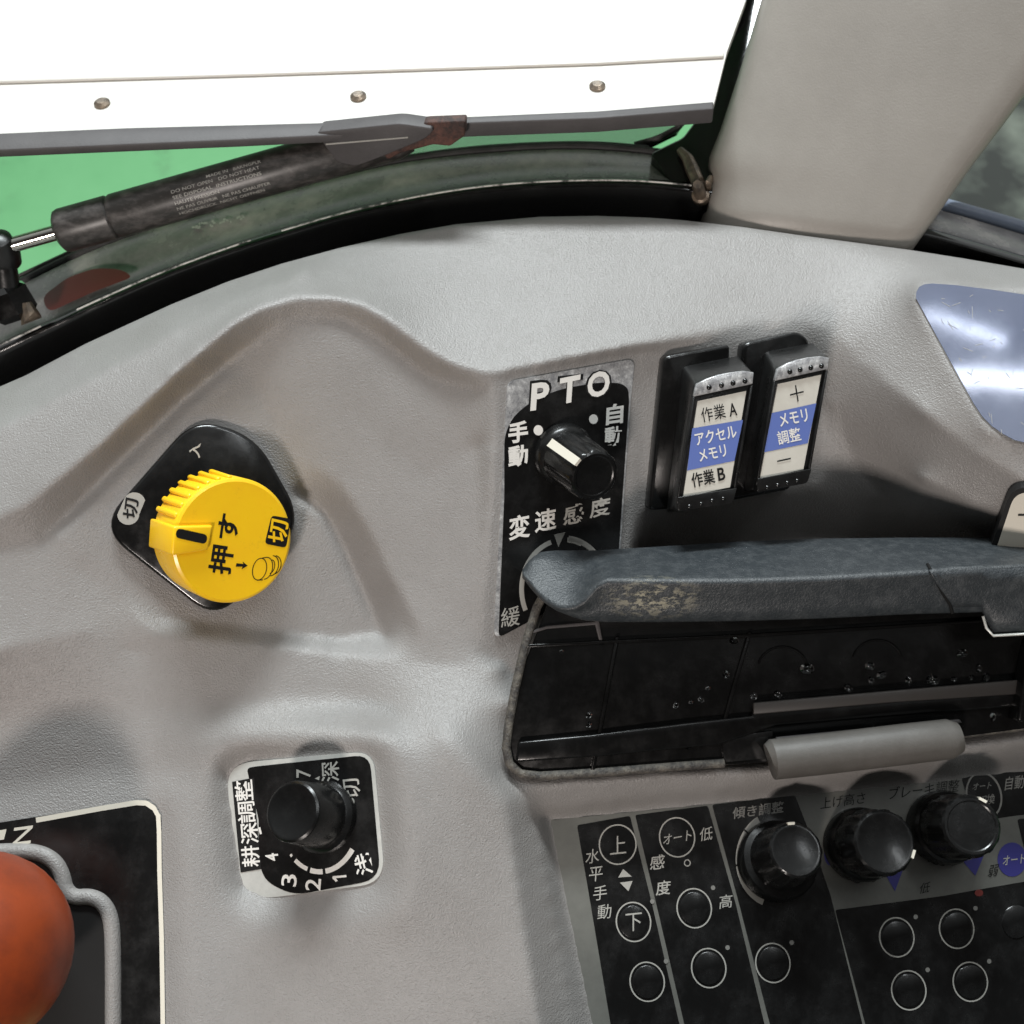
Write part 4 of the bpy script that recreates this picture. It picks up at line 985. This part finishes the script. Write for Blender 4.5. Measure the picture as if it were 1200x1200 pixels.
# printed lines that follow the tube's round
def cyl_text(rows, t0, size):
    ik = Ink(); axv = (B_ - A_); Lm = axv.length; n = axv.normalized()
    toc = (CAMLOC - (A_ + B_) / 2); toc = (toc - n * toc.dot(n)).normalized(); sd = n.cross(toc)
    if sd.dot(CAMROT @ Vector((0, 1, 0))) < 0: sd = -sd
    for r_, (txt, dx, wd) in enumerate(rows):
        vs, fs, (x0, x1, y0, y1) = glyph(txt, .004); b = len(ik.v); ang0 = 30 - r_ * 15.0
        for x, y in vs:
            u = (x - x0) / (x1 - x0) * wd; a = R(ang0 + (y - y0) * size)
            ik.v.append(A_ + n * (t0 + dx + u) / 1000 + (toc * math.cos(a) + sd * math.sin(a)) * (hr + .08) / 1000)
        ik.f += [tuple(i + b for i in f) for f in fs]
    ik.build('printed_text', M['grey_print'], cyl)
cyl_text([('MADE IN   BAKNGPLR', 14, 21), ('DO NOT OPEN   DO NOT HEAT', 0, 34), ('SEE DISPOSAL  INSTRUCTIONS', 0, 34), ('HAUTE PRESSION', 0, 17), ('NE PAS OUVRIR   NE PAS CHAUFFER', 0, 36), ('HOCHDRUCK  NICHT OEFFNEN', 0, 33)], 47, 12)
# ball joint
lathe('ball_joint', P(-6, 276, -50), P(8, 312, -62), [(0, 3), (.1, 5.5), (.5, 7), (.9, 6), (1, 4)], M['black_satin'], st, 24)
lathe('joint_nut', P(2, 335, -62), P(22, 372, -68), [(0, 6), (.15, 9), (.8, 9.5), (1, 7)], M['frame_face'], st, 6)
tube('bolt_head', [P(30, 354, -62), P(34, 372, -64), P(44, 366, -64)], [2, 4.4, 2.6], M['steel'], st, 9)
tube('joint_stud', [P(4, 300, -58), P(10, 345, -62)], 4.5, M['black_satin'], st, 12)

# ------------------------------------------------------------------ hatch panel with dark edge, end bracket
PH = Plane((0, 170, -42), (400, 150, -40), (200, -60, -115))
hatch = thing('hatch_panel', P(200, 160, -12), 'white painted hatch panel with a dark grey rubber edge, over the strut', 'hatch')
prism('panel_sheet', [(-140, 166), (0, 159), (150, 152.5), (400, 146), (560, 141), (700, 135), (836, 124), (852, 60), (874, 0), (900, -110), (-140, -110)], PH, -3, 0, M['panel_white'], hatch)
prism('panel_fold', [(-140, 96), (300, 84), (700, 72), (848, 64), (848, 69), (700, 77), (300, 90), (-140, 103)], PH, 0, 1.2, M['panel_white'], hatch, bw=.5)
for q_ in ((120, 122), (420, 114), (700, 102)): lathe('panel_screw', PH.at(*q_), PH.at(*q_, 1.6), [(0, 3), (.5, 3), (1, 1.8)], M['steel'], hatch, 20)
prism('rubber_edge', [(500, 141), (560, 139), (700, 133), (836, 122), (836, 131), (700, 142), (560, 147), (500, 150)], PH, -5, 1.2, M['bar'], hatch, bw=.6)
prism('rubber_edge', [(-140, 168), (0, 158), (150, 151.5), (400, 145), (520, 140), (520, 154), (455, 158), (400, 160), (280, 166), (0, 178), (-140, 186)], PH, -2.5, .8, M['bar'], hatch, bw=.6)
PBk = Plane((380, 170, -44), (480, 155, -36), (440, 195, -48))
prism('end_bracket', rpoly([(372, 150), (470, 140), (512, 146), (500, 158), (452, 178), (420, 190), (398, 186), (384, 168)], 7, 4), PBk, -5, 3, M['bar'], hatch, 'grey bracket holding the upper strut end', bw=1.2)
prism('bracket_line', [(384, 163), (480, 155), (480, 156.4), (384, 164.6)], PBk, 3, 3.3, M['grey_print'], hatch)
prism('rusty_arm', rpoly([(498, 142), (546, 140), (545, 158), (528, 170), (508, 168), (494, 172), (470, 178), (455, 186), (450, 180), (485, 162)], 3, 3), PBk, -4, 1, M['rust'], hatch, 'rusty brown arm end', bw=.8)

# ------------------------------------------------------------------ bolster block added below the view to shade the lower right
V = []; Fc = []
for i in range(13):
    u = i / 12; x = -0.06 + u * 0.62; ed = math.sin(min(u, 1 - u) * 6 if min(u, 1 - u) * 6 < 1.57 else 1.57)
    for (y, z) in ((-.60, -.46), (-.60, -.12), (-.55, -.085), (-.40, -.07), (-.27, -.085), (-.225, -.12), (-.215, -.30), (-.225, -.46)):
        V.append(cam2w((x, -.46 + (y + .42) * (.9 + .1 * ed), -.46 + (z + .46) * (.8 + .2 * ed))))
for i in range(12):
    for k in range(8):
        k2 = (k + 1) % 8; Fc.append((i * 8 + k, (i + 1) * 8 + k, (i + 1) * 8 + k2, i * 8 + k2))
Fc.append(tuple(range(7, -1, -1))); Fc.append(tuple(96 + k for k in range(8)))
shade_blocker = obj('added_shade_block', V, Fc, M['rubber'], None, smooth=True)
shade_blocker['label'] = 'black bolster-shaped block added out of view to shade the lower right panel'; shade_blocker['category'] = 'shade_blocker'

# ------------------------------------------------------------------ workshop lamps (seen as reflections)
def refl(px, py, dist):
    p = PM.at(px, py); dv = (p - CAMLOC).normalized(); r = dv - PM.n * 2 * dv.dot(PM.n)
    return p + r * dist
for a, b, rad, nm in (((1082, 366), (1178, 401), 9, 'slim lit ceiling tube lamp, the thinner of two overhead'), ((1112, 441), (1290, 452), 18, 'wide lit ceiling tube lamp, the thicker of two overhead')):
    lm = thing('ceiling_lamp', (refl(*a, 2.2) + refl(*b, 2.2)) / 2, nm, 'lamp')
    tube('lamp_tube', [refl(*a, 2.2), refl(*b, 2.2)], rad, M['lamp'], lm, 12)
